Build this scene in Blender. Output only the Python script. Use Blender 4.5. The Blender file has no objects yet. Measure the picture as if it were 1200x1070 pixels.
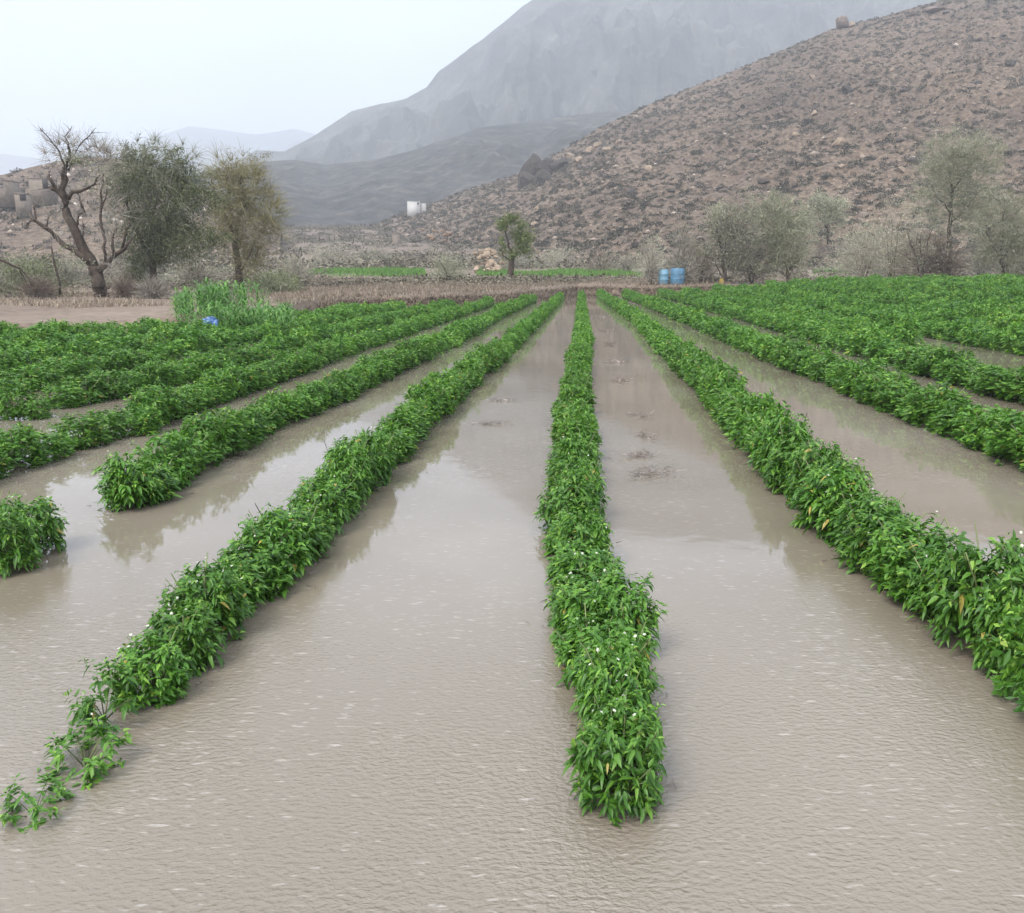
import bpy, bmesh, math, random
import numpy as np
from mathutils import Vector

SC = bpy.context.scene
COL = SC.collection
rad = math.radians
RNG = np.random.default_rng(11)
random.seed(5)
PITCH = math.atan(217 / 1000)
EYE = 1.7

# ------------------------------------------------------------------ helpers
def P(u, v, y):
    """world point at depth y metres in front of the viewpoint for a sight line measured on the 1200 px photograph"""
    a = (u - 600) / 1000; b = (535 - v) / 1000
    dy = math.cos(PITCH) + b * math.sin(PITCH); dz = -math.sin(PITCH) + b * math.cos(PITCH)
    t = y / dy
    return np.array((a * t, y, EYE + dz * t))

_perm = np.random.default_rng(3).random((256, 256))
def vnoise(x, y, seed=0):
    x = np.asarray(x, float) + seed * 17.3; y = np.asarray(y, float) + seed * 9.1
    xi = np.floor(x).astype(int); yi = np.floor(y).astype(int)
    fx = x - xi; fy = y - yi
    fx = fx * fx * (3 - 2 * fx); fy = fy * fy * (3 - 2 * fy)
    g = lambda i, j: _perm[i % 256, j % 256]
    return (g(xi, yi) * (1 - fx) + g(xi + 1, yi) * fx) * (1 - fy) + (g(xi, yi + 1) * (1 - fx) + g(xi + 1, yi + 1) * fx) * fy
def fbm(x, y, seed=0, o=4, gain=.5):
    s = 0; a = 1; n = 0
    for k in range(o):
        s = s + a * (vnoise(np.asarray(x) * 2 ** k, np.asarray(y) * 2 ** k, seed + k * 3) - .5); n += a; a *= gain
    return s / n * 2
def sm(a, b, x):
    t = np.clip((np.asarray(x, float) - a) / (b - a), 0, 1)
    return t * t * (3 - 2 * t)

def mesh_data(name, V, faces, mat, tint=None, smooth=False):
    V = np.asarray(V, np.float32).reshape(-1, 3)
    fl = [np.asarray(f, np.int32) for f in (faces if isinstance(faces, list) else [faces]) if len(f)]
    me = bpy.data.meshes.new(name)
    me.vertices.add(len(V)); me.vertices.foreach_set('co', V.ravel())
    idx = np.concatenate([f.ravel() for f in fl])
    tot = np.concatenate([np.full(len(f), f.shape[1], np.int32) for f in fl])
    start = np.concatenate([[0], np.cumsum(tot)[:-1]]).astype(np.int32)
    me.loops.add(len(idx)); me.loops.foreach_set('vertex_index', idx)
    me.polygons.add(len(tot)); me.polygons.foreach_set('loop_start', start)
    if smooth: me.polygons.foreach_set('use_smooth', np.ones(len(tot), bool))
    if tint is not None:
        at = me.attributes.new('tint', 'FLOAT', 'POINT'); at.data.foreach_set('value', np.asarray(tint, np.float32))
    me.update(calc_edges=True); me.validate()
    me.materials.append(mat)
    return me
def link(name, data, parent=None):
    o = bpy.data.objects.new(name, data); COL.objects.link(o)
    if parent is not None: o.parent = parent
    return o
def obj(name, V, faces, mat, parent=None, tint=None, smooth=False):
    return link(name, mesh_data(name, V, faces, mat, tint, smooth), parent)
def tag(o, label=None, cat=None, group=None, kind=None):
    for k, v in (('label', label), ('category', cat), ('group', group), ('kind', kind)):
        if v: o[k] = v
    return o
def thing(name, label, cat, loc=(0, 0, 0), rz=0, group=None):
    o = bpy.data.objects.new(name, None); COL.objects.link(o)
    o.location = loc; o.rotation_euler = (0, 0, rz); o.empty_display_size = .1
    return tag(o, label, cat, group)
KIDS = {}
def kid(root, o): KIDS.setdefault(root.name, []).append(o); return o
def dup(root, loc, rz, sc, label=None, group=None):
    r = root.copy(); COL.objects.link(r); r.location = loc; r.rotation_euler = (0, 0, rz); r.scale = sc
    if label: r['label'] = label
    if group: r['group'] = group
    for ch in KIDS.get(root.name, []):
        c = ch.copy(); COL.objects.link(c); c.parent = r
    return r

class G:                                   # geometry collector: arrays of vertices, quads, triangles, tints
    def __init__(s): s.V = []; s.Q = []; s.T = []; s.t = []; s.n = 0
    def add(s, V, Q=None, T=None, tint=0.5):
        V = np.asarray(V, float).reshape(-1, 3)
        s.V.append(V)
        if Q is not None and len(Q): s.Q.append(np.asarray(Q) + s.n)
        if T is not None and len(T): s.T.append(np.asarray(T) + s.n)
        s.t.append(np.broadcast_to(np.asarray(tint, float), (len(V),)))
        s.n += len(V)
    def arrays(s):
        return (np.concatenate(s.V), np.concatenate(s.Q) if s.Q else np.zeros((0, 4), int),
                np.concatenate(s.T) if s.T else np.zeros((0, 3), int), np.concatenate(s.t))
    def obj(s, name, mat, parent=None, smooth=False):
        V, Q, T, t = s.arrays()
        return obj(name, V, [Q, T], mat, parent, t, smooth)
    def data(s, name, mat, smooth=False):
        V, Q, T, t = s.arrays()
        return mesh_data(name, V, [Q, T], mat, t, smooth)

def norm(a): return a / np.maximum(np.linalg.norm(a, axis=-1, keepdims=True), 1e-9)

def tube(g, pts, r0, r1, n=6, tint=.5, wob=0, rng=RNG):
    pts = np.asarray(pts, float)
    if len(pts) > 1 and wob:                          # subdivide and wobble
        q = [pts[0]]
        for a, b in zip(pts[:-1], pts[1:]):
            L = np.linalg.norm(b - a)
            q += [(a + b) / 2 + rng.normal(0, wob * L, 3), b]
        pts = np.array(q)
    k = len(pts)
    d = norm(np.gradient(pts, axis=0))
    ref = np.where(np.abs(d[:, 2:3]) > .9, np.array([[1., 0, 0]]), np.array([[0, 0, 1.]]))
    s = norm(np.cross(d, ref)); u = np.cross(s, d)
    r = np.linspace(r0, r1, k)[:, None, None]
    a = np.linspace(0, 2 * np.pi, n, endpoint=False)
    V = pts[:, None] + r * (np.cos(a)[None, :, None] * s[:, None] + np.sin(a)[None, :, None] * u[:, None])
    i = np.arange(k - 1)[:, None] * n; j = np.arange(n)[None]; j2 = (j + 1) % n
    Q = np.stack([i + j, i + j2, i + n + j2, i + n + j], -1).reshape(-1, 4)
    cap = np.array([[0, m + 1, m] for m in range(1, n - 1)]); cap2 = np.array([[0, m, m + 1] for m in range(1, n - 1)]) + (k - 1) * n
    g.add(V, Q, np.concatenate([cap, cap2]), tint)

def strands(g, S, D, L, w, droop, rng, tint=None, seg=3):
    """thin flat twigs: start S, direction D, length L"""
    N = len(S); D = norm(D)
    side = norm(np.cross(D, rng.normal(size=(N, 3))))
    t = np.linspace(0, 1, seg + 1)
    L = np.broadcast_to(np.asarray(L, float), (N,)); dr = np.broadcast_to(np.asarray(droop, float), (N,))
    bend = norm(rng.normal(size=(N, 3)))
    c = S[:, None] + L[:, None, None] * (t[None, :, None] * D[:, None] + (t ** 2)[None, :, None] * (.25 * bend[:, None] - dr[:, None, None] * np.array([0, 0, 1.])))
    hw = (w * (1 - .75 * t))[None, :, None] * side[:, None] / 2
    V = np.stack([c - hw, c + hw], 2).reshape(-1, 3)
    m = 2 * (seg + 1)
    b = (np.arange(N) * m)[:, None, None]; i = (np.arange(seg) * 2)[None, :, None]
    Q = (b + i + np.array([0, 1, 3, 2])[None, None]).reshape(-1, 4)
    if tint is None: tint = rng.random(N)
    g.add(V, Q, None, np.repeat(np.broadcast_to(tint, (N,)), m))
    return c[:, -1]

def leaflets(g, C, D, L, W, rng, tint=None):
    """small folded two-face leaves at C along D"""
    N = len(C); D = norm(D); s = norm(np.cross(D, rng.normal(size=(N, 3)))); n = np.cross(s, D)
    L = np.broadcast_to(np.asarray(L, float), (N,))[:, None]; W = np.broadcast_to(np.asarray(W, float), (N,))[:, None]
    V = np.stack([C, C + D * L * .5 - s * W * .5 + n * W * .25, C + D * L, C + D * L * .5 + s * W * .5 + n * W * .25], 1).reshape(-1, 3)
    b = (np.arange(N) * 4)[:, None]
    T = np.concatenate([b + np.array([[0, 1, 2]]), b + np.array([[0, 2, 3]])])
    if tint is None: tint = rng.random(N)
    g.add(V, None, T, np.repeat(np.broadcast_to(tint, (N,)), 4))

def big_leaves(g, B, D, L, W, droop, rng, tint):
    """pepper leaves: eight-vertex folded, drooping lance shapes"""
    N = len(B); D = norm(D)
    up = np.array([0, 0, 1.]) + rng.normal(0, .35, (N, 3))
    s = norm(np.cross(D, up)); n = norm(np.cross(s, D))
    t = np.array([0, .3, .68, 1.]); hw = np.array([0, .5, .36, 0])
    L = L[:, None, None]; W = W[:, None, None]; dr = droop[:, None, None]
    c = B[:, None] + L * (t[None, :, None] * D[:, None] - dr * (t ** 2)[None, :, None] * np.array([0, 0, 1.]))
    off = W * hw[None, :, None] * (s[:, None] + .45 * n[:, None])
    off2 = W * hw[None, :, None] * (-s[:, None] + .45 * n[:, None])
    V = np.stack([c[:, 0], c[:, 1], (c + off)[:, 1], (c + off2)[:, 1], c[:, 2], (c + off)[:, 2], (c + off2)[:, 2], c[:, 3]], 1).reshape(-1, 3)
    b = (np.arange(N) * 8)[:, None, None]
    Q = (b + np.array([[1, 2, 5, 4], [3, 1, 4, 6]])[None]).reshape(-1, 4)
    T = (b + np.array([[0, 2, 1], [0, 1, 3], [4, 5, 7], [6, 4, 7]])[None]).reshape(-1, 3)
    g.add(V, Q, T, np.repeat(tint, 8))

# ------------------------------------------------------------------ materials
def new_mat(name):
    m = bpy.data.materials.new(name); m.use_nodes = True
    nt = m.node_tree; return m, nt, nt.nodes['Principled BSDF']
def N(nt, t, **kw):
    n = nt.nodes.new(t)
    for k, v in kw.items():
        if hasattr(n, k): setattr(n, k, v)
        else: n.inputs[k.replace('_', ' ')].default_value = v
    return n
def ramp(nt, stops, interp='LINEAR'):
    r = nt.nodes.new('ShaderNodeValToRGB'); cr = r.color_ramp; cr.interpolation = interp
    while len(cr.elements) < len(stops): cr.elements.new(.5)
    for e, (p, c) in zip(cr.elements, stops): e.position = p; e.color = (*c, 1) if len(c) == 3 else c
    return r
def leaf_mat(name, stops, rough=.45, trans=.25, spec=.5, jitter=.25):
    m, nt, b = new_mat(name); L = nt.links
    at = N(nt, 'ShaderNodeAttribute', attribute_name='tint')
    r = ramp(nt, stops); L.new(at.outputs['Fac'], r.inputs[0])
    oi = N(nt, 'ShaderNodeObjectInfo'); hs = N(nt, 'ShaderNodeHueSaturation')
    mr = N(nt, 'ShaderNodeMapRange'); L.new(oi.outputs['Random'], mr.inputs[0]); mr.inputs[3].default_value = 1 - jitter; mr.inputs[4].default_value = 1 + jitter
    L.new(mr.outputs[0], hs.inputs['Value']); L.new(r.outputs[0], hs.inputs['Color'])
    L.new(hs.outputs[0], b.inputs['Base Color'])
    b.inputs['Roughness'].default_value = rough; b.inputs['Specular IOR Level'].default_value = spec
    if trans:
        tr = N(nt, 'ShaderNodeBsdfTranslucent'); L.new(hs.outputs[0], tr.inputs['Color'])
        mx = N(nt, 'ShaderNodeMixShader'); mx.inputs[0].default_value = trans
        L.new(b.outputs[0], mx.inputs[1]); L.new(tr.outputs[0], mx.inputs[2])
        L.new(mx.outputs[0], nt.nodes['Material Output'].inputs['Surface'])
    return m
def noise_mat(name, stops, scale, detail=6, rough=.9, bump=0, bscale=None, dist=.05, stops2=None, scale2=1, fac2=.5, spec=.3, vec=None):
    m, nt, b = new_mat(name); L = nt.links
    geo = N(nt, 'ShaderNodeNewGeometry')
    src = geo.outputs['Position']
    if vec:
        mp = N(nt, 'ShaderNodeMapping'); mp.inputs['Scale'].default_value = vec; L.new(src, mp.inputs[0]); src = mp.outputs[0]
    n1 = N(nt, 'ShaderNodeTexNoise'); n1.inputs['Scale'].default_value = scale; n1.inputs['Detail'].default_value = detail; n1.inputs['Roughness'].default_value = .62
    L.new(src, n1.inputs['Vector'])
    r = ramp(nt, stops); L.new(n1.outputs[0], r.inputs[0]); colr = r.outputs[0]
    if stops2:
        n2 = N(nt, 'ShaderNodeTexNoise'); n2.inputs['Scale'].default_value = scale2; n2.inputs['Detail'].default_value = 5
        L.new(src, n2.inputs['Vector'])
        r2 = ramp(nt, stops2); L.new(n2.outputs[0], r2.inputs[0])
        mx = N(nt, 'ShaderNodeMix', data_type='RGBA', blend_type='MULTIPLY'); mx.inputs[0].default_value = fac2
        L.new(colr, mx.inputs[6]); L.new(r2.outputs[0], mx.inputs[7]); colr = mx.outputs[2]
    L.new(colr, b.inputs['Base Color']); b.inputs['Roughness'].default_value = rough; b.inputs['Specular IOR Level'].default_value = spec
    if bump:
        n3 = N(nt, 'ShaderNodeTexNoise'); n3.inputs['Scale'].default_value = bscale or scale * 2; n3.inputs['Detail'].default_value = 8
        L.new(src, n3.inputs['Vector'])
        bp = N(nt, 'ShaderNodeBump'); bp.inputs['Strength'].default_value = bump; bp.inputs['Distance'].default_value = dist
        L.new(n3.outputs[0], bp.inputs['Height']); L.new(bp.outputs[0], b.inputs['Normal'])
    return m
def flat_mat(name, c, rough=.6, spec=.4, var=.25, scale=3):
    d = tuple(x * (1 - var) for x in c); l = tuple(min(1, x * (1 + var)) for x in c)
    return noise_mat(name, [(.3, d), (.7, l)], scale, rough=rough, spec=spec)

M_PEP = leaf_mat('pepper_leaf', [(0, (.028, .095, .011)), (.45, (.074, .195, .020)), (.78, (.150, .310, .034)), (.92, (.23, .39, .055)), (1, (.36, .30, .07))], .42, .28, .40, .14)
M_STEM = leaf_mat('pepper_stem', [(0, (.07, .10, .03)), (1, (.16, .19, .07))], .6, 0)
M_FLOWER = leaf_mat('petal', [(0, (.55, .58, .46)), (1, (.68, .69, .58))], .5, .2, .3, .05)
M_POD = leaf_mat('pepper_pod', [(0, (.20, .34, .06)), (1, (.36, .46, .12))], .3, 0)
M_BARK = noise_mat('bark', [(.3, (.030, .022, .017)), (.7, (.095, .070, .052))], 6, bump=.5, bscale=14, dist=.03)
M_BARKP = noise_mat('pale_bark', [(.3, (.11, .09, .07)), (.7, (.22, .18, .14))], 6, bump=.5, bscale=14, dist=.03)
M_TREEG = leaf_mat('olive_leaf', [(0, (.065, .088, .030)), (.6, (.155, .185, .075)), (1, (.31, .33, .17))], .6, .2, .3)
M_TREEY = leaf_mat('yellow_leaf', [(0, (.15, .14, .065)), (.6, (.24, .22, .11)), (1, (.36, .32, .19))], .7, .2, .3)
M_TREES = leaf_mat('sage_leaf', [(0, (.19, .20, .125)), (.6, (.32, .325, .225)), (1, (.46, .455, .34))], .7, .2, .3)
M_TREEL = leaf_mat('lime_leaf', [(0, (.085, .12, .03)), (.6, (.18, .23, .07)), (1, (.30, .34, .14))], .6, .25, .3)
M_TWIG = leaf_mat('grey_twig', [(0, (.16, .14, .115)), (.5, (.29, .26, .215)), (1, (.43, .40, .34))], .85, 0, .2)
M_TWIGD = leaf_mat('dark_twig', [(0, (.09, .07, .055)), (1, (.24, .19, .155))], .85, 0, .2)
M_DRYG = leaf_mat('dry_grass', [(0, (.13, .10, .075)), (.6, (.26, .21, .16)), (1, (.40, .34, .26))], .85, .1, .2)
M_DEADG = leaf_mat('dead_grass', [(0, (.06, .045, .032)), (.7, (.15, .115, .085)), (1, (.27, .22, .16))], .9, 0, .2)
M_GRASS = leaf_mat('green_grass', [(0, (.06, .15, .025)), (.7, (.12, .26, .045)), (1, (.22, .33, .09))], .5, .3, .3)
M_CORN = leaf_mat('maize_leaf', [(0, (.05, .15, .02)), (.6, (.095, .24, .035)), (1, (.19, .33, .07))], .42, .3, .4)
M_ROCK = noise_mat('rock_brown', [(.3, (.10, .075, .06)), (.7, (.25, .19, .155))], 1.2, bump=.4, bscale=2, dist=.2)
M_ROCKP = noise_mat('rock_pale', [(.3, (.16, .115, .08)), (.7, (.36, .28, .20))], 1.2, bump=.4, bscale=2, dist=.2)
M_ROCKO = noise_mat('rock_orange', [(.3, (.17, .11, .065)), (.7, (.29, .20, .13))], 1.2)
M_WHITE = flat_mat('white_plaster', (.52, .51, .49), .8, .2, .08)
M_GREYW = flat_mat('grey_plaster', (.42, .40, .38), .8, .2, .12)
M_DARK = flat_mat('dark_opening', (.04, .035, .03), .7)
M_TAN = noise_mat("tan_masonry", [(.3, (.15, .12, .095)), (.7, (.26, .215, .175))], 1.5, bump=.5, bscale=3, dist=.1)
M_BLUE = flat_mat('blue_plastic', (.10, .22, .34), .35, .5, .15)
M_BLUE2 = flat_mat('faded_blue_plastic', (.17, .33, .44), .45, .5, .15)
M_SHEET = flat_mat('blue_sheet', (.10, .19, .40), .4, .5, .5, 12)
M_YELLOW = flat_mat('yellow_plastic', (.34, .25, .07), .4)
M_DEBRIS = leaf_mat('wet_debris', [(0, (.07, .05, .04)), (.7, (.17, .13, .11)), (1, (.45, .40, .36))], .6, 0)

# ------------------------------------------------------------------ terrain
XE = np.array([-30, -12.5, -9.4, -8.7, -8.2, 0, 3, 4.6, 6.5, 9, 30, 60.])
YE = np.array([21.5, 23.2, 24.2, 25, 35, 46, 55, 60, 60, 57, 57.5, 58.])
def yend(x): return np.interp(x, XE, YE)
def slope(x, y):
    """height of the open land beyond the field"""
    r = np.interp(y, [40, 50, 75, 100, 150, 200, 300, 400, 700, 3000], [.6, .70, 1.0, 1.6, 3.2, 6.5, 15, 20, 30, 40])
    l = np.interp(y, [20, 45, 60, 75, 100, 150, 200, 300, 400, 700, 3000], [.24, .30, .6, 1.0, 1.8, 3.4, 6.5, 15, 20, 30, 40])
    k = sm(-13, -6, x)
    return l * (1 - k) + r * k
def field(x, y):
    z = -.07 + .9 * sm(6, 25, x) * sm(18, 50, y)
    z = z + .025 * fbm(np.asarray(x) * 1.3, np.asarray(y) * .35, 4) * sm(5, 9, y) + .03 * sm(20, 48, y)
    z = z + .075 * np.exp(-((np.asarray(x) - np.interp(y, [8, 13, 18, 28, 45], [3.05, 3.5, 3.85, 4.9, 6.0])) / .16) ** 2) * sm(7.5, 10, y)
    z = z + .075 * np.exp(-((np.asarray(x) - np.interp(y, [8, 13, 18, 28, 45], [4.45, 4.7, 4.85, 5.6, 6.6])) / .10) ** 2) * sm(9, 12, y)
    return z
def ground(x, y):
    x = np.asarray(x, float); y = np.asarray(y, float)
    e = yend(x)
    s = sm(.5, 2.0, y - e) * (1 - sm(-14, -9, -x) * 0) 
    f = field(x, y)
    far = slope(x, y) + .12 * fbm(x * .25, y * .25, 2) * sm(0, 8, y - e) + fbm(x * .02, y * .02, 8) * 2.0 * sm(120, 260, y)
    return f * (1 - s) + np.maximum(far, f * .0 + .02) * s

def polar_ground():
    ang = np.concatenate([np.linspace(-40, 40, 321), np.linspace(40, 320, 71)[1:-1]])
    a = np.radians(ang); r = np.concatenate([[.3], np.geomspace(1, 12, 30), np.geomspace(12, 70, 130)[1:], np.geomspace(70, 4300, 90)[1:]])
    X = np.sin(a)[None] * r[:, None]; Y = np.cos(a)[None] * r[:, None]
    Z = np.where(Y > 0, ground(X, np.maximum(Y, 0)), field(X, np.maximum(Y, 0)))
    n = len(a); k = len(r)
    i = np.arange(k - 1)[:, None] * n; j = np.arange(n)[None]; j2 = (j + 1) % n
    Q = np.stack([i + j, i + n + j, i + n + j2, i + j2], -1).reshape(-1, 4)
    return np.stack([X, Y, Z], -1).reshape(-1, 3), Q
def ground_mat():
    m, nt, b = new_mat('soil'); L = nt.links
    geo = N(nt, 'ShaderNodeNewGeometry'); pos = geo.outputs['Position']
    n1 = N(nt, 'ShaderNodeTexNoise'); n1.inputs['Scale'].default_value = .12; n1.inputs['Detail'].default_value = 8; n1.inputs['Roughness'].default_value = .65; L.new(pos, n1.inputs['Vector'])
    r1 = ramp(nt, [(.3, (.095, .070, .048)), (.5, (.175, .128, .090)), (.7, (.235, .182, .135))]); L.new(n1.outputs[0], r1.inputs[0])
    n2 = N(nt, 'ShaderNodeTexNoise'); n2.inputs['Scale'].default_value = 3; n2.inputs['Detail'].default_value = 8; L.new(pos, n2.inputs['Vector'])
    r2 = ramp(nt, [(.3, (.55, .52, .5)), (.7, (1, 1, 1))]); L.new(n2.outputs[0], r2.inputs[0])
    mx = N(nt, 'ShaderNodeMix', data_type='RGBA', blend_type='MULTIPLY'); mx.inputs[0].default_value = .8; L.new(r1.outputs[0], mx.inputs[6]); L.new(r2.outputs[0], mx.inputs[7])
    sz = N(nt, 'ShaderNodeSeparateXYZ'); L.new(pos, sz.inputs[0])
    wa = N(nt, 'ShaderNodeMath', operation='MULTIPLY_ADD'); L.new(n2.outputs[0], wa.inputs[0]); wa.inputs[1].default_value = .35; L.new(sz.outputs['Z'], wa.inputs[2])
    wr = ramp(nt, [(.18, (.42, .36, .31)), (.42, (1, 1, 1))]); L.new(wa.outputs[0], wr.inputs[0])
    m2 = N(nt, 'ShaderNodeMix', data_type='RGBA', blend_type='MULTIPLY'); m2.inputs[0].default_value = 1; L.new(mx.outputs[2], m2.inputs[6]); L.new(wr.outputs[0], m2.inputs[7])
    L.new(m2.outputs[2], b.inputs['Base Color']); b.inputs['Roughness'].default_value = .85
    bp = N(nt, 'ShaderNodeBump'); bp.inputs['Strength'].default_value = .7; bp.inputs['Distance'].default_value = .06; L.new(n2.outputs[0], bp.inputs['Height']); L.new(bp.outputs[0], b.inputs['Normal'])
    return m
V, Q = polar_ground()
tag(obj('ground', V, Q, ground_mat(), smooth=True), 'brown soil and scrubland around and beyond the field', 'ground', kind='structure')

# water
def water_mat():
    m, nt, b = new_mat('muddy_water'); L = nt.links
    geo = N(nt, 'ShaderNodeNewGeometry'); pos = geo.outputs['Position']
    n1 = N(nt, 'ShaderNodeTexNoise'); n1.inputs['Scale'].default_value = .35; n1.inputs['Detail'].default_value = 4; L.new(pos, n1.inputs['Vector'])
    r1 = ramp(nt, [(.3, (.152, .126, .093)), (.5, (.182, .155, .120)), (.7, (.222, .194, .158))]); L.new(n1.outputs[0], r1.inputs[0])
    # ripple glints painted into the water colour: sparse stretched pale specks
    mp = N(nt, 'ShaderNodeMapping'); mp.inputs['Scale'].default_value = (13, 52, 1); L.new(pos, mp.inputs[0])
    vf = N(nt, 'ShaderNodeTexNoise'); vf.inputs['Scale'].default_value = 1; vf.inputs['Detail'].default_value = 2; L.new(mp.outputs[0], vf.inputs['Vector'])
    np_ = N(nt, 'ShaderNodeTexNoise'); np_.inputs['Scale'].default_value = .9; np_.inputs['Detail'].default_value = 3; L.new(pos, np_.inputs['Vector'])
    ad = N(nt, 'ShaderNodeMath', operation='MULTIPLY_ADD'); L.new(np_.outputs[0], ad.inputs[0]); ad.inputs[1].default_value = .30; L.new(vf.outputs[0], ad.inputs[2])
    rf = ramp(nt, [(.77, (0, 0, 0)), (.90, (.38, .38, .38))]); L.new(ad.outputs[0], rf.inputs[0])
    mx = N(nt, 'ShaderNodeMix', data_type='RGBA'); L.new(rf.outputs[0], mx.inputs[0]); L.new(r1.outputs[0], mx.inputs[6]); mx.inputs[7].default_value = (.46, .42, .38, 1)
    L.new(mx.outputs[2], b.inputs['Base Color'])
    b.inputs['IOR'].default_value = 1.62; b.inputs['Roughness'].default_value = .03
    # ripples: small wavelets, stronger in patches
    mp2 = N(nt, 'ShaderNodeMapping'); mp2.inputs['Scale'].default_value = (36, 56, 1); L.new(pos, mp2.inputs[0])
    w1 = N(nt, 'ShaderNodeTexNoise'); w1.inputs['Scale'].default_value = 1; w1.inputs['Detail'].default_value = 4.0; w1.inputs['Distortion'].default_value = .15; L.new(mp2.outputs[0], w1.inputs['Vector'])
    sx = N(nt, 'ShaderNodeSeparateXYZ'); L.new(pos, sx.inputs[0])
    dist = N(nt, 'ShaderNodeMapRange'); L.new(sx.outputs['Y'], dist.inputs[0])
    dist.inputs[1].default_value = 1.9; dist.inputs[2].default_value = 4.8; dist.inputs[3].default_value = 1.0; dist.inputs[4].default_value = .012
    n3 = N(nt, 'ShaderNodeTexNoise'); n3.inputs['Scale'].default_value = .7; n3.inputs['Detail'].default_value = 3; L.new(pos, n3.inputs['Vector'])
    r3 = ramp(nt, [(.35, (.35, .35, .35)), (.65, (1, 1, 1))]); L.new(n3.outputs[0], r3.inputs[0])
    mm = N(nt, 'ShaderNodeMath', operation='MULTIPLY'); L.new(dist.outputs[0], mm.inputs[0]); L.new(r3.outputs[0], mm.inputs[1])
    m2 = N(nt, 'ShaderNodeMath', operation='MULTIPLY'); L.new(w1.outputs[0], m2.inputs[0]); L.new(mm.outputs[0], m2.inputs[1])
    w2 = N(nt, 'ShaderNodeTexNoise'); w2.inputs['Scale'].default_value = 5; w2.inputs['Detail'].default_value = 2; L.new(pos, w2.inputs['Vector'])
    m3 = N(nt, 'ShaderNodeMath', operation='MULTIPLY_ADD'); L.new(w2.outputs[0], m3.inputs[0]); m3.inputs[1].default_value = .06; L.new(m2.outputs[0], m3.inputs[2])
    bp = N(nt, 'ShaderNodeBump'); bp.inputs['Strength'].default_value = 1; bp.inputs['Distance'].default_value = .017
    L.new(m3.outputs[0], bp.inputs['Height']); L.new(bp.outputs[0], b.inputs['Normal'])
    return m
gx = np.linspace(-34, 34, 35); gy = np.linspace(-12, 60, 37)
X, Y = np.meshgrid(gx, gy); n = len(gx)
i = np.arange(len(gy) - 1)[:, None] * n; j = np.arange(n - 1)[None]
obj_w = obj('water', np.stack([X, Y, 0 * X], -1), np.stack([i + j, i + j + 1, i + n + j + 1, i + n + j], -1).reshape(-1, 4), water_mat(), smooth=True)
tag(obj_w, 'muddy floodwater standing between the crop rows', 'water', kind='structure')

# ------------------------------------------------------------------ hills
def hill(name, sky, foot, mat, nu=240, nt=80, rough=.05, power=1.0, seed=0, crag=.0, label='', back=.5, nscale=1.):
    """a real hill: crest line and foot line at their own distances, slope filled between, back slope behind"""
    sky = np.array(sky, float); foot = np.array(foot, float)
    us = np.linspace(sky[0, 0], sky[-1, 0], nu)
    crest = np.array([P(u, np.interp(u, sky[:, 0], sky[:, 1]), np.interp(u, sky[:, 0], sky[:, 2])) for u in us])
    fd = np.interp(us, foot[:, 0], foot[:, 1])
    ft = np.stack([(us - 600) / 1000 * fd, fd, ground((us - 600) / 1000 * fd, fd) - 1.0 - .01 * fd], -1)
    if foot.shape[1] > 2: ft[:, 2] += np.interp(us, foot[:, 0], foot[:, 2])
    t = np.linspace(0, 1, nt)[:, None]
    A = ft[None] + (crest - ft)[None] * t[..., None]
    H = np.maximum(crest[:, 2] - ft[:, 2], 1)[None]
    A[..., 2] = ft[:, 2][None] + (crest[:, 2] - ft[:, 2])[None] * t ** power
    D = np.linalg.norm(crest - ft, axis=1).mean()
    k = nscale / (D * .22)
    env = np.sin(np.pi * np.clip(t, 0, 1)) ** .7
    bx = A[..., 0]; by = A[..., 1]
    nz = fbm(bx * k, by * k, seed, 6, .55)
    rid = 1 - np.abs(fbm(bx * k * 1.3, by * k * .6, seed + 20, 5, .55)) * 2
    A[..., 2] += H * (rough * nz * (env + .12) + crag * (rid - .5) * env)
    tb = np.linspace(0, 1, 10)[1:, None]
    B = np.repeat(A[-1][None], 9, 0).copy()
    B[..., 1] += tb * D * .9; B[..., 0] *= (1 + tb * D * .9 / A[-1][None, :, 1])
    B[..., 2] -= H * tb ** 1.3 * back
    A = np.concatenate([A, B])
    R, C = A.shape[:2]
    i = np.arange(R - 1)[:, None] * C; j = np.arange(C - 1)[None]
    Qd = np.stack([i + j, i + j + 1, i + C + j + 1, i + C + j], -1).reshape(-1, 4)
    o = obj(name, A, Qd, mat, smooth=True)
    tag(o, label, 'hill', kind='structure')
    return A[:nt]
M_HILL = noise_mat('stony_slope', [(.28, (.050, .037, .030)), (.44, (.120, .088, .064)), (.56, (.185, .139, .103)), (.74, (.30, .24, .18))], 1.1, 10, bump=1, bscale=1.5, dist=.6,
                   stops2=[(.36, (.60, .57, .54)), (.62, (1, .97, .92))], scale2=.022, fac2=.9)
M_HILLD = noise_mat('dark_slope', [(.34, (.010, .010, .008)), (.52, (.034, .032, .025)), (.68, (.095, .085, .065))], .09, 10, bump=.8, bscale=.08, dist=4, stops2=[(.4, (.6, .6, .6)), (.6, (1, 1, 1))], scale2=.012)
M_MOUNT = noise_mat('mountain_rock', [(.3, (.040, .038, .034)), (.5, (.070, .067, .056)), (.64, (.115, .108, .09)), (.78, (.24, .225, .19))], .02, 12, bump=.9, bscale=.03, dist=12, stops2=[(.4, (.55, .55, .55)), (.62, (1, 1, 1))], scale2=.005)
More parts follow.
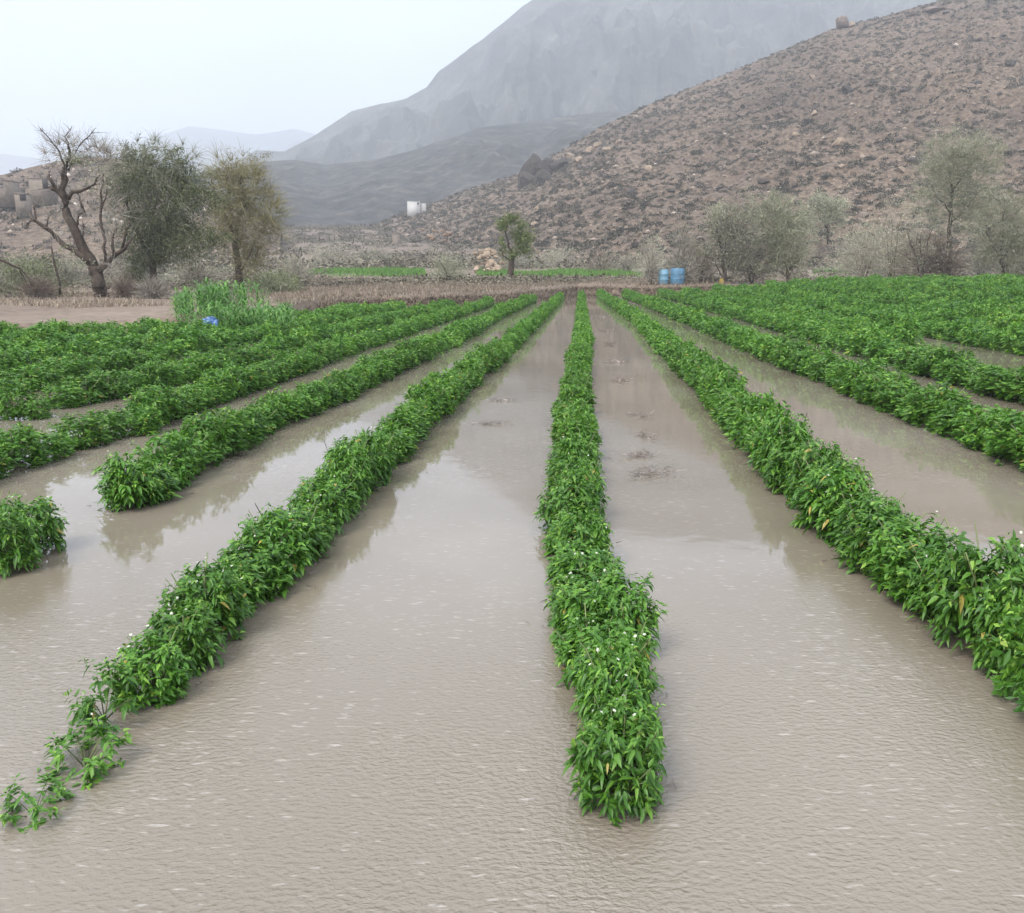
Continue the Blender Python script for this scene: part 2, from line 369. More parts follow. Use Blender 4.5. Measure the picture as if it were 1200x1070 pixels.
RH = hill('hill', [(425, 268, 330), (470, 251, 340), (505, 238, 345), (560, 219, 335), (610, 203, 320), (640, 188, 315), (700, 151, 325), (760, 123, 340), (870, 79, 350), (975, 34, 350), (1030, 21, 350), (1075, 8, 350), (1130, -8, 350), (1200, -25, 350), (1330, -55, 350)],
     [(425, 240), (560, 170), (640, 135), (720, 120), (1000, 112), (1330, 105)], M_HILL, 560, 220, .042, 1.08, 1, .02, 'stony brown hillside dotted with scrub on the right', nscale=4.5)
LH = hill('hill', [(-120, 230, 210), (-40, 218, 215), (0, 206, 220), (35, 196, 220), (65, 189, 222), (110, 184, 225), (160, 188, 225), (210, 205, 225), (260, 235, 225), (330, 268, 225)],
     [(-120, 120), (330, 150)], M_HILL, 200, 70, .05, 1.0, 7, 0, 'low stony hill behind the bare tree on the left', nscale=2)
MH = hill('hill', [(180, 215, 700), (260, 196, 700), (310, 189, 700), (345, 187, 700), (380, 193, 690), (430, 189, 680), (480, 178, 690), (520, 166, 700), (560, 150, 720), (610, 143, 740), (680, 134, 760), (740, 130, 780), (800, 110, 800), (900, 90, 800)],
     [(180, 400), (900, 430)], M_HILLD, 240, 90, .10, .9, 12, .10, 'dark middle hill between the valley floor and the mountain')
hill('mountain', [(250, 205, 1250), (300, 176, 1250), (333, 177, 1250), (370, 158, 1260), (388, 146, 1265), (412, 130, 1270), (440, 124, 1275), (475, 116, 1280), (500, 103, 1285), (515, 84, 1290), (540, 66, 1290), (563, 50, 1300), (590, 27, 1300), (612, 8, 1300), (640, -10, 1300), (700, -28, 1300), (900, -45, 1250), (1250, -45, 1200)],
     [(250, 760), (1250, 800)], M_MOUNT, 460, 220, .10, .95, 25, .21, 'large hazy grey mountain rising out of frame', nscale=1.1)
hill('mountain', [(-250, 190, 3200), (-60, 186, 3200), (0, 180, 3200), (45, 186, 3200), (110, 176, 3200), (170, 164, 3200), (222, 148, 3200), (262, 153, 3200), (300, 158, 3200), (345, 150, 3200), (420, 170, 3200), (600, 190, 3200)],
     [(-250, 1900), (600, 1900)], M_MOUNT, 160, 50, .08, 1, 31, .1, 'faint far mountains on the left horizon')


# ------------------------------------------------------------------ pepper plants
def pepper(rng, nleaf, h=.45, w=.5, lod=0, sparse=False):
    """returns collectors (foliage, stem) for one plant standing at the origin"""
    f = G(); st = G()
    tips = []
    nb = 6 if lod == 0 else 4
    if lod < 2:
        tube(st, [(0, 0, -.08), (rng.normal(0, .01), rng.normal(0, .01), h * .3)], .008, .006, 5, .3)
        for k in range(0 if sparse else nb):
            a = k * 2 * np.pi / nb + rng.normal(0, .3)
            e = np.array((np.cos(a) * w * rng.uniform(.2, .42), np.sin(a) * w * rng.uniform(.2, .42), h * rng.uniform(.65, .95)))
            mid = e * np.array((.45, .45, .62)) + rng.normal(0, .012, 3)
            tube(st, [(0, 0, h * .25), mid, e], .005, .0025, 4, rng.random()); tips.append(e)
    # shoots: a domed canopy of shoot tips; each carries a rosette of drooping leaves
    nc = max(14, nleaf // 11)
    th = rng.uniform(0, 2 * np.pi, nc); cz = rng.uniform(-.8, 1, nc); r = rng.uniform(.35, 1.0, nc) ** .5
    rr = np.sqrt(np.maximum(1 - np.maximum(cz, 0) ** 2 * .75, .05)) * np.where(cz < 0, 1 + cz * .2, 1)
    cl = np.stack([np.cos(th) * rr * r * w * .38, np.sin(th) * rr * r * w * .38, h * .52 + cz * h * .42 * r], -1)
    cl[:, 2] += rng.normal(0, h * .05, nc)
    if sparse: cl = cl[rng.random(nc) < .8]; nc = len(cl)
    if lod < 2:
        for q in range(min(nc, 12 if sparse else 16)):
            e = cl[q]; tube(st, [(0, 0, h * .22), e * np.array((.5, .5, .75)), e], .0035, .002, 4, rng.random())
    k = rng.integers(0, nc, nleaf)
    outc = np.stack([cl[:, 0], cl[:, 1], 0 * cl[:, 0]], -1) / (w * .5)
    ax = norm(outc * .9 + np.array((0, 0, .75)) + rng.normal(0, .2, (nc, 3)))
    e1 = norm(np.cross(ax, np.array((.3, .2, 1.)))); e2 = np.cross(ax, e1)
    az = rng.uniform(0, 2 * np.pi, nleaf)[:, None]; lev = rng.random(nleaf)
    D = norm(ax[k] * (.75 - .95 * lev[:, None]) + np.cos(az) * e1[k] + np.sin(az) * e2[k] + outc[k] * .35)
    B = cl[k] - ax[k] * (lev[:, None] * .05) + rng.normal(0, .010, (nleaf, 3))
    L = rng.uniform(.036, .064, nleaf) * (.55 + .6 * lev) * (1.0 if lod == 0 else 1.15 if lod == 1 else 1.5)
    W = L * rng.uniform(.30, .42, nleaf)
    droop = rng.uniform(.1, .7, nleaf)
    tint = np.clip(rng.normal(.40, .14, nleaf) + rng.normal(0, .09, nc)[k], 0, 1)
    young = (lev < .3) & (rng.random(nleaf) < .6)
    tint = np.minimum(tint, .9); tint[rng.random(nleaf) < .007] = 1.0
    tint[young] = np.clip(tint[young] + rng.uniform(.12, .4, young.sum()), 0, .9)
    keep = B[:, 2] > .02
    B, D, L, W, droop, tint = [x[keep] for x in (B, D, L, W, droop, tint)]
    if lod == 0: big_leaves(f, B, D, L, W, droop, rng, tint)
    else:
        D2 = norm(D - np.array((0, 0, .6)) * droop[:, None]); leaflets(f, B, D2, L, W, rng, tint)
    return f, st, cl, tips

def flower_data():
    g = G(); a = np.linspace(0, 2 * np.pi, 6)[:-1]
    for t in a:
        d = np.array((np.cos(t), np.sin(t), -.15)); s = np.array((-np.sin(t), np.cos(t), 0))
        g.add([(0, 0, .002), d * .007 + s * .0048, d * .0135, d * .007 - s * .0048], [[0, 1, 2, 3]])
    tube(g, [(0, 0, 0), (0, 0, .006)], .0022, .001, 5)
    return g.data('flower', M_FLOWER)
def pod_data():
    g = G(); tube(g, [(0, 0, 0), (.002, 0, -.03), (.006, .002, -.065), (.014, .003, -.09)], .008, .002, 7)
    tube(g, [(0, 0, .015), (0, 0, 0)], .002, .003, 5)
    return g.data('pepper_pod', M_POD, True)
FLOWER = flower_data(); POD = pod_data()

NEAR = []; MID = []; FAR = []
for q in range(16):
    f, st, cl, tips = pepper(np.random.default_rng(100 + q), 1800, lod=0)
    NEAR.append((f.data('pepper_foliage', M_PEP, True), st.data('pepper_stem', M_STEM, True), cl))
for q in range(14):
    f, st, cl, tips = pepper(np.random.default_rng(300 + q), 1200, lod=1)
    MID.append((f.data('pepper_foliage', M_PEP), st.data('pepper_stem', M_STEM), cl))
for q in range(14):
    f, st, cl, tips = pepper(np.random.default_rng(500 + q), 430, lod=2)
    FAR.append(f.arrays())
SPARSE = []
for q in range(3):
    f, st, cl, tips = pepper(np.random.default_rng(700 + q), 460, lod=0, sparse=True)
    SPARSE.append((f.data('pepper_foliage', M_PEP, True), st.data('pepper_stem', M_STEM, True), cl))

def row(pts, y0, gaps=(), h=.47, w=.5, step=.33, name=''):
    pts = np.array(pts, float); out = []
    ye = None; y = y0
    while True:
        x = np.interp(y, pts[:, 1], pts[:, 0])
        if y > pts[-1, 1]: x = pts[-1, 0] + (y - pts[-1, 1]) * (pts[-1, 0] - pts[-2, 0]) / (pts[-1, 1] - pts[-2, 1])
        if y > yend(x) - .2: break
        if not any(a < y < b for a, b in gaps):
            lush = float(sm(2.5, 9, y))
            near = float(sm(2.4, 4.2, y)); ww = w * (.90 + .20 * near + .14 * lush) * RNG.uniform(.86, 1.14); hh = h * RNG.uniform(.76, 1.17) * ((.66 + .34 * near) if name == 'L1' else 1) * (1 + .22 * float(vnoise(y * .7, x * .6, 5) - .5) * 2)
            out.append([x + RNG.normal(0, .025), y, ww, hh, name])
        y += step * RNG.uniform(.85, 1.15)
    return out
LBL = {
 'C': ('green pepper plant within the straight row up the middle of the flooded field', 'pepper plants of the middle row'),
 'L1': ('green pepper plant in the crop row just left of the middle row', 'pepper plants of the first row on the left'),
 'L2': ('green pepper plant in the second crop row left of the middle, behind its gap', 'pepper plants of the second row on the left'),
 'L3': ('green pepper plant in the third crop row left of the middle row', 'pepper plants of the third row on the left'),
 'L4': ('green pepper plant in the fourth crop row left of the middle row', 'pepper plants of the fourth row on the left'),
 'LX': ('green pepper plant in the dense rows farther left towards the bare tree', 'pepper plants of the outer left rows'),
 'R1': ('green pepper plant in the crop row just right of the middle row', 'pepper plants of the first row on the right'),
 'R2': ('green pepper plant in the second crop row right of the middle row', 'pepper plants of the second row on the right'),
 'RX': ('green pepper plant in the dense rows on the far right of the field', 'pepper plants of the outer right rows'),
}
PL = []
PL += row([(.36, 2.6), (.37, 3.9), (.40, 5.2), (.55, 7.2), (.78, 10.7), (1.65, 20), (3.7, 46)], 2.66, h=.45, w=.44, step=.27, name='C')
PL += row([(-1.64, 2.0), (-1.52, 3.0), (-1.47, 3.6), (-1.40, 4.4), (-1.29, 5.6), (-.82, 11.7), (-.22, 17.4), (.66, 27), (1.75, 39.5)], 3.22, h=.46, w=.46, step=.28, name='L1')
PL += row([(-2.8, 6.1), (-2.83, 7), (-2.78, 8), (-2.74, 9.15), (-2.36, 11.7), (-1.3, 21.6), (-.55, 32), (.35, 41)], 6.3, h=.51, w=.55, name='L2')
PL += row([(-4.55, 6.0), (-4.35, 7.8), (-4.35, 8.5), (-4.05, 8.9), (-4.03, 10.6), (-3.87, 12.3), (-3.73, 14), (-3.45, 18.2), (-1.6, 39)], 6.0, [(7.85, 8.35)], .48, .56, name='L3')
PL += row([(-6.1, 8), (-5.85, 10.6), (-5.55, 11.7), (-5.28, 13), (-5.1, 13.7), (-4.6, 24), (-3.3, 38)], 8.6, [(8.8, 9.8), (10.1, 10.75)], .49, .60, name='L4')
l5 = [(-7.5, 9), (-7.3, 11.6), (-7.0, 13.6), (-6.2, 24), (-5.2, 36)]
PL += row(l5, 11.0, h=.52, w=.64, name='LX')
for k in range(1, 9):
    PL += row([(x - 1.5 * k, y) for x, y in l5], 10.5 + k * 1.2, [(8 + RNG.uniform(6, 14), 0)], .52, .66, .33, 'LX')
PL += row([(2.02, 1.9), (2.06, 2.75), (2.14, 3.35), (2.15, 3.8), (2.2, 5.35), (2.23, 6.4), (2.5, 9.2), (2.88, 13), (3.28, 17.8), (4.2, 28.3), (5.5, 51)], 2.0, h=.49, w=.52, step=.27, name='R1')
PL += row([(4.5, 6), (4.58, 7.05), (4.75, 8.9), (4.78, 10.4), (5.0, 13.1), (5.1, 16.6), (5.9, 28.3), (7.2, 51)], 3.6, [(13.0, 13.3)], .58, .64, name='R2')
PL += row([(6.7, 9), (6.85, 11.8), (7.25, 18.6), (8.3, 30), (9.5, 52)], 5.5, [(15.3, 15.7)], .57, .68, name='RX')
PL += row([(8.75, 17), (9.2, 22), (9.9, 30), (11.1, 53)], 19.5, (), .56, .66, .33, 'RX')
for k in range(0, 14):
    PL += row([(10.1 + 1.72 * k, 12), (10.65 + 1.72 * k, 17), (11.7 + 1.72 * k, 30), (13.1 + 1.72 * k, 53)], 8 + 1.7 * k, [(g0, g0 + .5) for g0 in RNG.uniform(18, 52, 1)], RNG.uniform(.52, .68), .68, .33, 'RX')
def inframe(x, y, m=.63, z=.3):
    b = (z - EYE); dy = y * math.cos(PITCH) - b * math.sin(PITCH); dv = y * math.sin(PITCH) + b * math.cos(PITCH)
    return abs(x) / dy < m and -.6 < dv / dy < .64
PL = [p for p in PL if inframe(p[0], p[1], 1.0)]
PL.sort(key=lambda p: math.hypot(p[0], p[1]) + (0 if inframe(p[0], p[1]) else 1000))

def plant(i, x, y, w, h, label, group, kinds, flowers=0, pods=0, rz=None, squash=1, name='pepper_plant'):
    fo, st, cl = kinds
    t = thing(name, label, 'pepper plant', (x, y, min(float(field(x, y)), .05) if y < 20 else float(field(x, y))), RNG.uniform(0, 6.28) if rz is None else rz, group)
    t.location.z = max(t.location.z, -.06)
    t.scale = (w / .5, w / .5, h / .45)
    link('foliage', fo, t); link('stem', st, t)
    order = np.argsort(-cl[:, 2] + RNG.normal(0, .05, len(cl)))
    for q in range(flowers):
        c = cl[order[q]]; o = link('flower', FLOWER, t)
        o.location = tuple(c + np.array((c[0] * .12, c[1] * .12, .022)) + RNG.normal(0, .012, 3)); o.rotation_euler = (RNG.normal(0, .5) + .3, RNG.normal(0, .5), RNG.uniform(0, 6))
        o.scale = (.29 / w, .29 / w, .26 / h)
    for q in range(pods):
        c = cl[RNG.integers(0, len(cl))]; o = link('pepper_pod', POD, t)
        o.location = (c[0] * 1.05, c[1] * 1.05, RNG.uniform(.12, .26)); o.rotation_euler = (RNG.normal(0, .15), RNG.normal(0, .15), RNG.uniform(0, 6))
    return t

# plants that stand out on their own
plant(0, .345, 2.50, .42, .39, 'nearest pepper plant at the front end of the middle row, standing in muddy water', None, NEAR[3], 3)
plant(1, -1.54, 2.44, .32, .20, 'small thin pepper plant at the very front end of the left row', None, SPARSE[0], 0)
plant(2, -1.50, 2.70, .42, .25, 'low bushy pepper plant just behind the small thin one fronting the left row', None, SPARSE[1], 1)
plant(3, -1.56, 2.98, .38, .36, 'leggy pepper plant with bare stems showing near the front of the left row', None, SPARSE[2], 1)
for x, y, w, h, k in ((-2.93, 4.72, .48, .46, 5), (-3.16, 4.98, .52, .47, 6), (-2.95, 5.06, .46, .44, 7)):
    plant(4, x, y, w, h, 'pepper plant of the isolated clump standing in open water at the left edge', 'isolated clump of pepper plants', NEAR[k], 1)
plant(5, -2.83, 6.12, .60, .50, 'full bushy pepper plant ending the second left row, beside open water', None, NEAR[9], 1)
plant(6, .50, 3.62, .46, .46, 'pepper plant bulging out of the right side of the middle row', None, NEAR[11], 2)
plant(7, -5.62, 9.95, .44, .34, 'small separate pepper plant between two gaps in the fourth left row', None, MID[2], 0)

NI = 288
ind, rest = PL[:NI], PL[NI:]
for q, (x, y, w, h, nm) in enumerate(ind):
    d = math.hypot(x, y)
    near = d < 7.5
    lab, grp = LBL[nm]
    pool = NEAR if near else MID
    fl = int(RNG.integers(3, 8)) if d < 4.6 else int(RNG.integers(1, 4)) if d < 7 else 0
    plant(q, x, y, w, h, lab, grp, pool[RNG.integers(0, len(pool))], fl, 3 if (nm == 'C' and 3.0 < y < 3.5) else 0)
crop = G()
fv = FAR
midarr = [pepper(np.random.default_rng(900 + q), 900, lod=1)[0].arrays() for q in range(8)]
for x, y, w, h, nm in rest:
    src = midarr[RNG.integers(0, 8)] if math.hypot(x, y) < 15 else fv[RNG.integers(0, len(fv))]
    V, Q_, T, t = src; a = RNG.uniform(0, 6.28); c, s = math.cos(a), math.sin(a)
    W_ = np.stack([(V[:, 0] * c - V[:, 1] * s) * w / .5 + x, (V[:, 0] * s + V[:, 1] * c) * w / .5 + y, V[:, 2] * h / .45 + max(float(field(x, y)), -.06)], -1)
    crop.add(W_, Q_ if len(Q_) else None, T, np.clip(t + RNG.normal(0, .09), 0, .95))
tag(crop.obj('pepper_crop', M_PEP), 'rest of the pepper rows running back to the far edge of the field', 'pepper crop', kind='stuff')
print('plants', len(PL), 'nearest rest', math.hypot(rest[0][0], rest[0][1]))

# ------------------------------------------------------------------ trees
def S(y):            # metres per photo pixel at depth y
    return y / 1000
def pts_px(px, y, rng, jy=.25):
    out = []
    for q, p in enumerate(px):
        w = P(p[0], p[1], y + (0 if q == 0 else rng.normal(0, jy))); out.append(w)
    return np.array(out)
def crown(g, blobs, y, rng, L=.16, W=.06, clus=.28, flat=.8, droop=.3, hang=0., tb=(0, 1)):
    """blobs: (u, v, half width px, half height px, depth half m, n leaves); leaves gather in clusters so that sky shows between"""
    full = []
    for (u, v, ru, rv, rd, n) in blobs:
        if y > 58 and u > 700: n = int(n * 1.8); ru *= 1.18; rv *= 1.05
        full.append((u, v, ru * .9, rv * .9, rd, int(n * .75)))
        for q in range(3):
            an = rng.uniform(0, 6.28); f = rng.uniform(.35, .6); full.append((u + math.cos(an) * ru * rng.uniform(.75, 1.15), v + math.sin(an) * rv * rng.uniform(.75, 1.1), ru * f, rv * f, rd * .6, int(n * rng.uniform(.08, .2))))
    for (u, v, ru, rv, rd, n) in full:
        c = P(u, v, y); a = ru * S(y); b = rv * S(y)
        nc = max(8, n // 45)
        q = norm(rng.normal(size=(nc, 3))) * (rng.random((nc, 1)) ** .42)
        cl = c + q * np.array((a, rd, b))
        ct = rng.random(nc)
        k = rng.integers(0, nc, n)
        sp = clus * min(a, b, 1.6) * rng.uniform(.5, 1.3, (nc, 1))[k]
        pos = cl[k] + rng.normal(size=(n, 3)) * sp * np.array((1, 1, flat))
        D = norm(rng.normal(size=(n, 3)) + .5 * q[k] - np.array((0, 0, droop)))
        leaflets(g, pos, D, rng.uniform(.6, 1.3, n) * L, rng.uniform(.6, 1.3, n) * W, rng, np.clip(tb[0] + (tb[1] - tb[0]) * (.5 * ct[k] + .5 * rng.random(n)), 0, 1))
def twigcloud(g, blobs, y, rng, L=.9, w=.022, droop=.2, per=12):
    for (u, v, ru, rv, rd, n) in blobs:
        n = int(n * 3.2)
        if u > 820: ru *= 1.15; n = int(n * 1.25)
        c = P(u, v, y); a = ru * S(y); b = rv * S(y)
        nc = max(4, n // per)
        q = norm(rng.normal(size=(nc, 3))) * (rng.random((nc, 1)) ** .5)
        cl = c + q * np.array((a, rd, b)) * .85
        k = rng.integers(0, nc, n)
        D = norm(q[k] * .8 + np.array((0, 0, .55)) + rng.normal(0, .55, (n, 3)))
        strands(g, cl[k], D, rng.uniform(.5, 1.3, n) * L, w, droop, rng)

def tree(name, label, cat, base, y, trunk, branches, leaves=None, twigs=None, leafm=None, bark=None, twigm=None, seed=1, lk={}, tk={}, group=None, jy=.25, r_scale=1):
    rng = np.random.default_rng(seed)
    b0 = P(base[0], base[1], y); gz = b0[2] if y > 100 else float(ground(b0[0], y))
    t = thing(name, label, cat, (b0[0], y, gz), 0, group)
    off = np.array((b0[0], y, gz))
    def part(g, nm, mat, smooth=False):
        V, Q, T, tt = g.arrays(); return obj(nm, V - off, [Q, T], mat, t, tt, smooth)
    if trunk:
        g = G(); p = pts_px(trunk[0], y, rng, jy * .3); p[0][2] = gz - .15; tube(g, p, trunk[1], trunk[2], 8, wob=.04, rng=rng); part(g, 'trunk', bark, True)
    for px, r0, r1 in branches:
        g = G(); p = pts_px(px, y, rng, jy); tube(g, p, r0 * r_scale, r1 * r_scale, 7, wob=.09, rng=rng)
        # side twigs of this limb
        n = 14; k = rng.integers(max(1, len(p) // 2), len(p), n); a = rng.random((n, 1)); st = p[k - 1] * a + p[k] * (1 - a)
        strands(g, st, norm((p[k] - p[k - 1])) + rng.normal(0, .7, (n, 3)), rng.uniform(.3, .9, n), .03, .05, rng)
        part(g, 'branch', bark, False)
    if leaves:
        g = G(); crown(g, leaves, y, rng, **lk); part(g, 'crown', leafm)
    if twigs:
        g = G(); twigcloud(g, twigs, y, rng, **tk); part(g, 'twig_tangle', twigm or M_TWIG)
    return t

# bare gnarled tree
tree('bare_tree', 'tall gnarled nearly bare tree with dark leaning forked trunk on the left', 'tree', (119, 354), 46.5,
     ([(120, 356), (118, 345), (116, 335), (114, 322), (110, 312)], .46, .27),
     [([(113, 322), (99, 295), (87, 268), (77, 245), (75, 230), (77, 210), (78, 194), (82, 184), (80, 172)], .30, .06),
      ([(75, 232), (67, 224), (60, 212), (57, 205)], .15, .05), ([(68, 226), (61, 222), (58, 219)], .10, .04), ([(76, 215), (72, 205), (73, 196)], .09, .03),
      ([(80, 233), (94, 224), (111, 216), (117, 205)], .11, .03), ([(80, 200), (86, 184), (92, 172)], .08, .02), ([(77, 195), (70, 178), (56, 160), (47, 150)], .06, .015),
      ([(106, 308), (96, 300), (85, 292), (67, 279), (52, 266), (38, 257), (34, 250)], .19, .06), ([(41, 260), (41, 250), (39, 243)], .06, .02), ([(53, 268), (56, 258), (58, 252)], .06, .02), ([(40, 258), (33, 262), (30, 268)], .05, .02),
      ([(115, 320), (122, 311), (128, 306), (146, 292), (154, 280)], .20, .06), ([(134, 300), (132, 279), (137, 268)], .09, .03), ([(143, 294), (148, 270), (150, 258)], .08, .03),
      ([(123, 308), (121, 290), (119, 266), (118, 246), (118, 226), (121, 205)], .09, .04), ([(118, 250), (124, 232), (126, 215)], .05, .02),
      ([(88, 268), (92, 252), (95, 239), (93, 230)], .09, .04), ([(100, 298), (97, 283), (98, 262)], .07, .03), ([(92, 172), (104, 160), (112, 150)], .04, .012), ([(80, 172), (76, 160), (84, 148)], .04, .012),
      ([(138, 356), (141, 345), (144, 334)], .28, .16), ([(121, 345), (124, 338), (129, 335)], .10, .05)],
     [(86, 182, 16, 12, .8, 500), (112, 200, 18, 22, .9, 320), (95, 305, 14, 10, .8, 160), (82, 292, 10, 6, .5, 110)],
     [(90, 176, 30, 18, 1.3, 120), (120, 184, 26, 22, 1.2, 150), (60, 180, 18, 22, 1, 30), (60, 262, 26, 18, .8, 45), (120, 250, 26, 40, 1, 90), (138, 300, 14, 40, .8, 60)],
     M_TREES, M_BARK, M_TWIG, 3, dict(L=.13, W=.05), dict(L=.9, w=.02, droop=.05))
# dense green tree
tree('acacia_tree', 'broad dense dark green tree with drooping crown right of the bare tree', 'tree', (178, 352), 49.5,
     ([(178, 352), (180, 325), (178, 300)], .24, .18),
     [([(178, 302), (165, 280), (155, 255), (150, 225)], .13, .04), ([(179, 300), (195, 275), (206, 240), (208, 205)], .13, .04), ([(180, 305), (210, 285), (228, 262)], .10, .03), ([(178, 296), (180, 250), (178, 205)], .11, .03), ([(206, 240), (222, 205), (226, 190)], .06, .02)],
     [(190, 232, 46, 42, 2.2, 6500), (216, 280, 34, 34, 1.7, 5200), (165, 292, 24, 40, 1.6, 3600), (150, 218, 28, 30, 1.6, 2000), (180, 190, 36, 22, 1.6, 1500), (212, 212, 22, 26, 1.2, 1200), (160, 328, 16, 16, 1, 900)],
     [(172, 200, 54, 42, 2.0, 620), (158, 260, 32, 60, 1.8, 320), (190, 250, 56, 62, 2.2, 360), (215, 195, 26, 30, 1.2, 160), (165, 320, 26, 26, 1.2, 160)],
     M_TREEG, M_BARK, M_TREES, 5, dict(L=.17, W=.055, clus=.30, droop=.6), dict(L=1.2, w=.022, droop=.55))
# yellow-green tree
tree('thorn_tree', 'yellowish thin-leaved tree on a single dark trunk, right of the dense green tree', 'tree', (284, 340), 56,
     ([(284, 342), (280, 320), (276, 290), (275, 272)], .26, .19),
     [([(275, 275), (262, 250), (252, 225), (247, 205)], .13, .03), ([(275, 274), (280, 250), (284, 228), (283, 205)], .14, .04), ([(279, 255), (296, 238), (306, 220)], .08, .02), ([(262, 250), (268, 225), (266, 200)], .07, .02), ([(282, 320), (292, 300), (298, 285)], .06, .02)],
     [(262, 222, 24, 34, 1.7, 1700), (288, 215, 26, 36, 1.7, 1700), (278, 260, 30, 26, 1.6, 1500), (300, 262, 22, 34, 1.4, 800), (292, 305, 18, 24, 1, 700), (272, 200, 26, 20, 1.4, 700)],
     [(275, 215, 38, 38, 1.8, 420), (296, 245, 34, 48, 1.6, 420), (262, 265, 24, 30, 1.4, 200), (316, 265, 24, 40, 1.4, 220), (294, 305, 20, 28, 1, 200)],
     M_TREEY, M_BARK, M_TREEY, 7, dict(L=.15, W=.05, clus=.34), dict(L=1.3, w=.026, droop=.25))
# small lime tree
tree('young_tree', 'small bright green tree with leaning crown standing alone on the bank behind the middle row', 'tree', (598, 327), 70,
     ([(598, 328), (599, 315), (600, 305)], .26, .20),
     [([(600, 306), (596, 290), (592, 272), (594, 260)], .12, .03), ([(600, 306), (607, 292), (612, 278)], .12, .03), ([(600, 308), (590, 300), (584, 290)], .07, .02)],
     [(593, 264, 8, 12, .7, 700), (611, 272, 12, 15, .9, 1300), (614, 289, 9, 11, .7, 700), (598, 297, 12, 8, .7, 500), (601, 256, 9, 6, .5, 300), (586, 284, 6, 12, .5, 160)],
     [(602, 274, 20, 26, 1.2, 110)], M_TREEL, M_BARK, M_TREEL, 9, dict(L=.19, W=.07, clus=.32), dict(L=.8, w=.025, droop=.2))
# right-hand trees
tree('thorn_tree', 'grey-green many-stemmed tree just right of the blue barrels', 'tree', (850, 330), 62,
     ([(850, 332), (849, 318), (847, 305)], .16, .12),
     [([(848, 306), (845, 290), (840, 270), (842, 250)], .09, .03), ([(848, 308), (855, 292), (862, 275), (866, 255)], .08, .03), ([(850, 318), (858, 308), (864, 292)], .07, .02), ([(850, 326), (842, 316), (838, 300)], .06, .02), ([(848, 300), (851, 280), (852, 250)], .06, .02)],
     [(846, 262, 18, 22, 1.3, 1500), (868, 272, 22, 30, 1.4, 1700), (850, 292, 22, 20, 1.2, 900), (876, 300, 12, 20, .9, 500)],
     [(856, 272, 28, 36, 1.5, 420), (865, 300, 26, 24, 1.2, 260)], M_TREES, M_BARK, M_TWIG, 11, dict(L=.15, W=.05, clus=.32), dict(L=1.0, w=.022, droop=.15))
tree('thorn_tree', 'pale olive tree with reddish stems beside the grey-green tree by the barrels', 'tree', (924, 328), 62.5,
     ([(924, 331), (923, 322), (922, 312)], .17, .12),
     [([(922, 314), (914, 298), (906, 280), (902, 262)], .09, .03), ([(922, 312), (926, 290), (925, 265), (920, 245)], .09, .03), ([(923, 318), (934, 300), (940, 282)], .08, .03), ([(923, 324), (930, 312), (934, 300)], .06, .02), ([(923, 326), (906, 316), (898, 306)], .06, .02)],
     [(910, 262, 22, 28, 1.4, 1900), (928, 276, 20, 34, 1.4, 2200), (905, 295, 18, 22, 1.2, 1000), (912, 240, 14, 12, .8, 500)],
     [(915, 262, 30, 36, 1.6, 430), (925, 295, 26, 28, 1.2, 280)], M_TREES, M_BARKP, M_TREES, 13, dict(L=.16, W=.052, clus=.3), dict(L=1.0, w=.022, droop=.25))
tree('thorn_tree', 'small pale tree farther back on the slope, left of and above the grey thicket', 'tree', (970, 285), 126,
     ([(970, 287), (970, 275), (969, 266)], .16, .12), [([(969, 268), (960, 255), (955, 243)], .09, .03), ([(969, 268), (978, 255), (982, 245)], .09, .03)],
     [(962, 246, 20, 16, 1.8, 1300), (980, 250, 14, 18, 1.4, 900), (955, 262, 12, 14, 1.2, 400)], [(968, 250, 24, 22, 1.8, 260)], M_TREES, M_BARK, M_TREES, 15, dict(L=.3, W=.11, clus=.3), dict(L=1.5, w=.045, droop=.2), r_scale=1.3)
tree('thorn_tree', 'tall airy grey-green tree with a thin dark trunk rising above the grey thicket', 'tree', (1112, 322), 67,
     ([(1112, 326), (1113, 300), (1112, 270), (1114, 240)], .20, .13),
     [([(1114, 242), (1115, 215), (1112, 196)], .12, .04), ([(1114, 228), (1126, 210), (1136, 190)], .07, .02), ([(1113, 250), (1098, 232), (1090, 215)], .06, .02), ([(1113, 262), (1130, 246), (1146, 226)], .07, .02)],
     [(1112, 182, 26, 24, 1.7, 900), (1140, 178, 26, 20, 1.6, 700), (1100, 215, 24, 26, 1.6, 650), (1140, 215, 26, 28, 1.7, 750), (1120, 255, 36, 26, 1.8, 800)],
     [(1115, 185, 34, 34, 2, 360), (1140, 195, 34, 36, 2, 300), (1100, 230, 28, 40, 2, 260), (1135, 250, 36, 36, 2, 300)], M_TREES, M_BARK, M_TREES, 17, dict(L=.16, W=.05, clus=.4), dict(L=1.3, w=.022, droop=.2))
tree('thorn_tree', 'leafy olive tree with a dark low trunk at the right edge of the photo', 'tree', (1178, 322), 64,
     ([(1180, 326), (1177, 312), (1172, 300)], .26, .16),
     [([(1173, 302), (1162, 284), (1156, 262)], .10, .03), ([(1174, 304), (1188, 284), (1194, 262)], .10, .03), ([(1173, 300), (1176, 270), (1178, 245)], .09, .03)],
     [(1188, 284, 26, 22, 1.6, 2400), (1166, 292, 20, 22, 1.4, 1000), (1180, 252, 36, 26, 1.8, 900), (1205, 265, 22, 34, 1.6, 1100)],
     [(1180, 255, 38, 36, 1.8, 420), (1180, 295, 36, 26, 1.6, 300)], M_TREES, M_BARK, M_TREES, 19, dict(L=.16, W=.055, clus=.32), dict(L=1.2, w=.022, droop=.3))
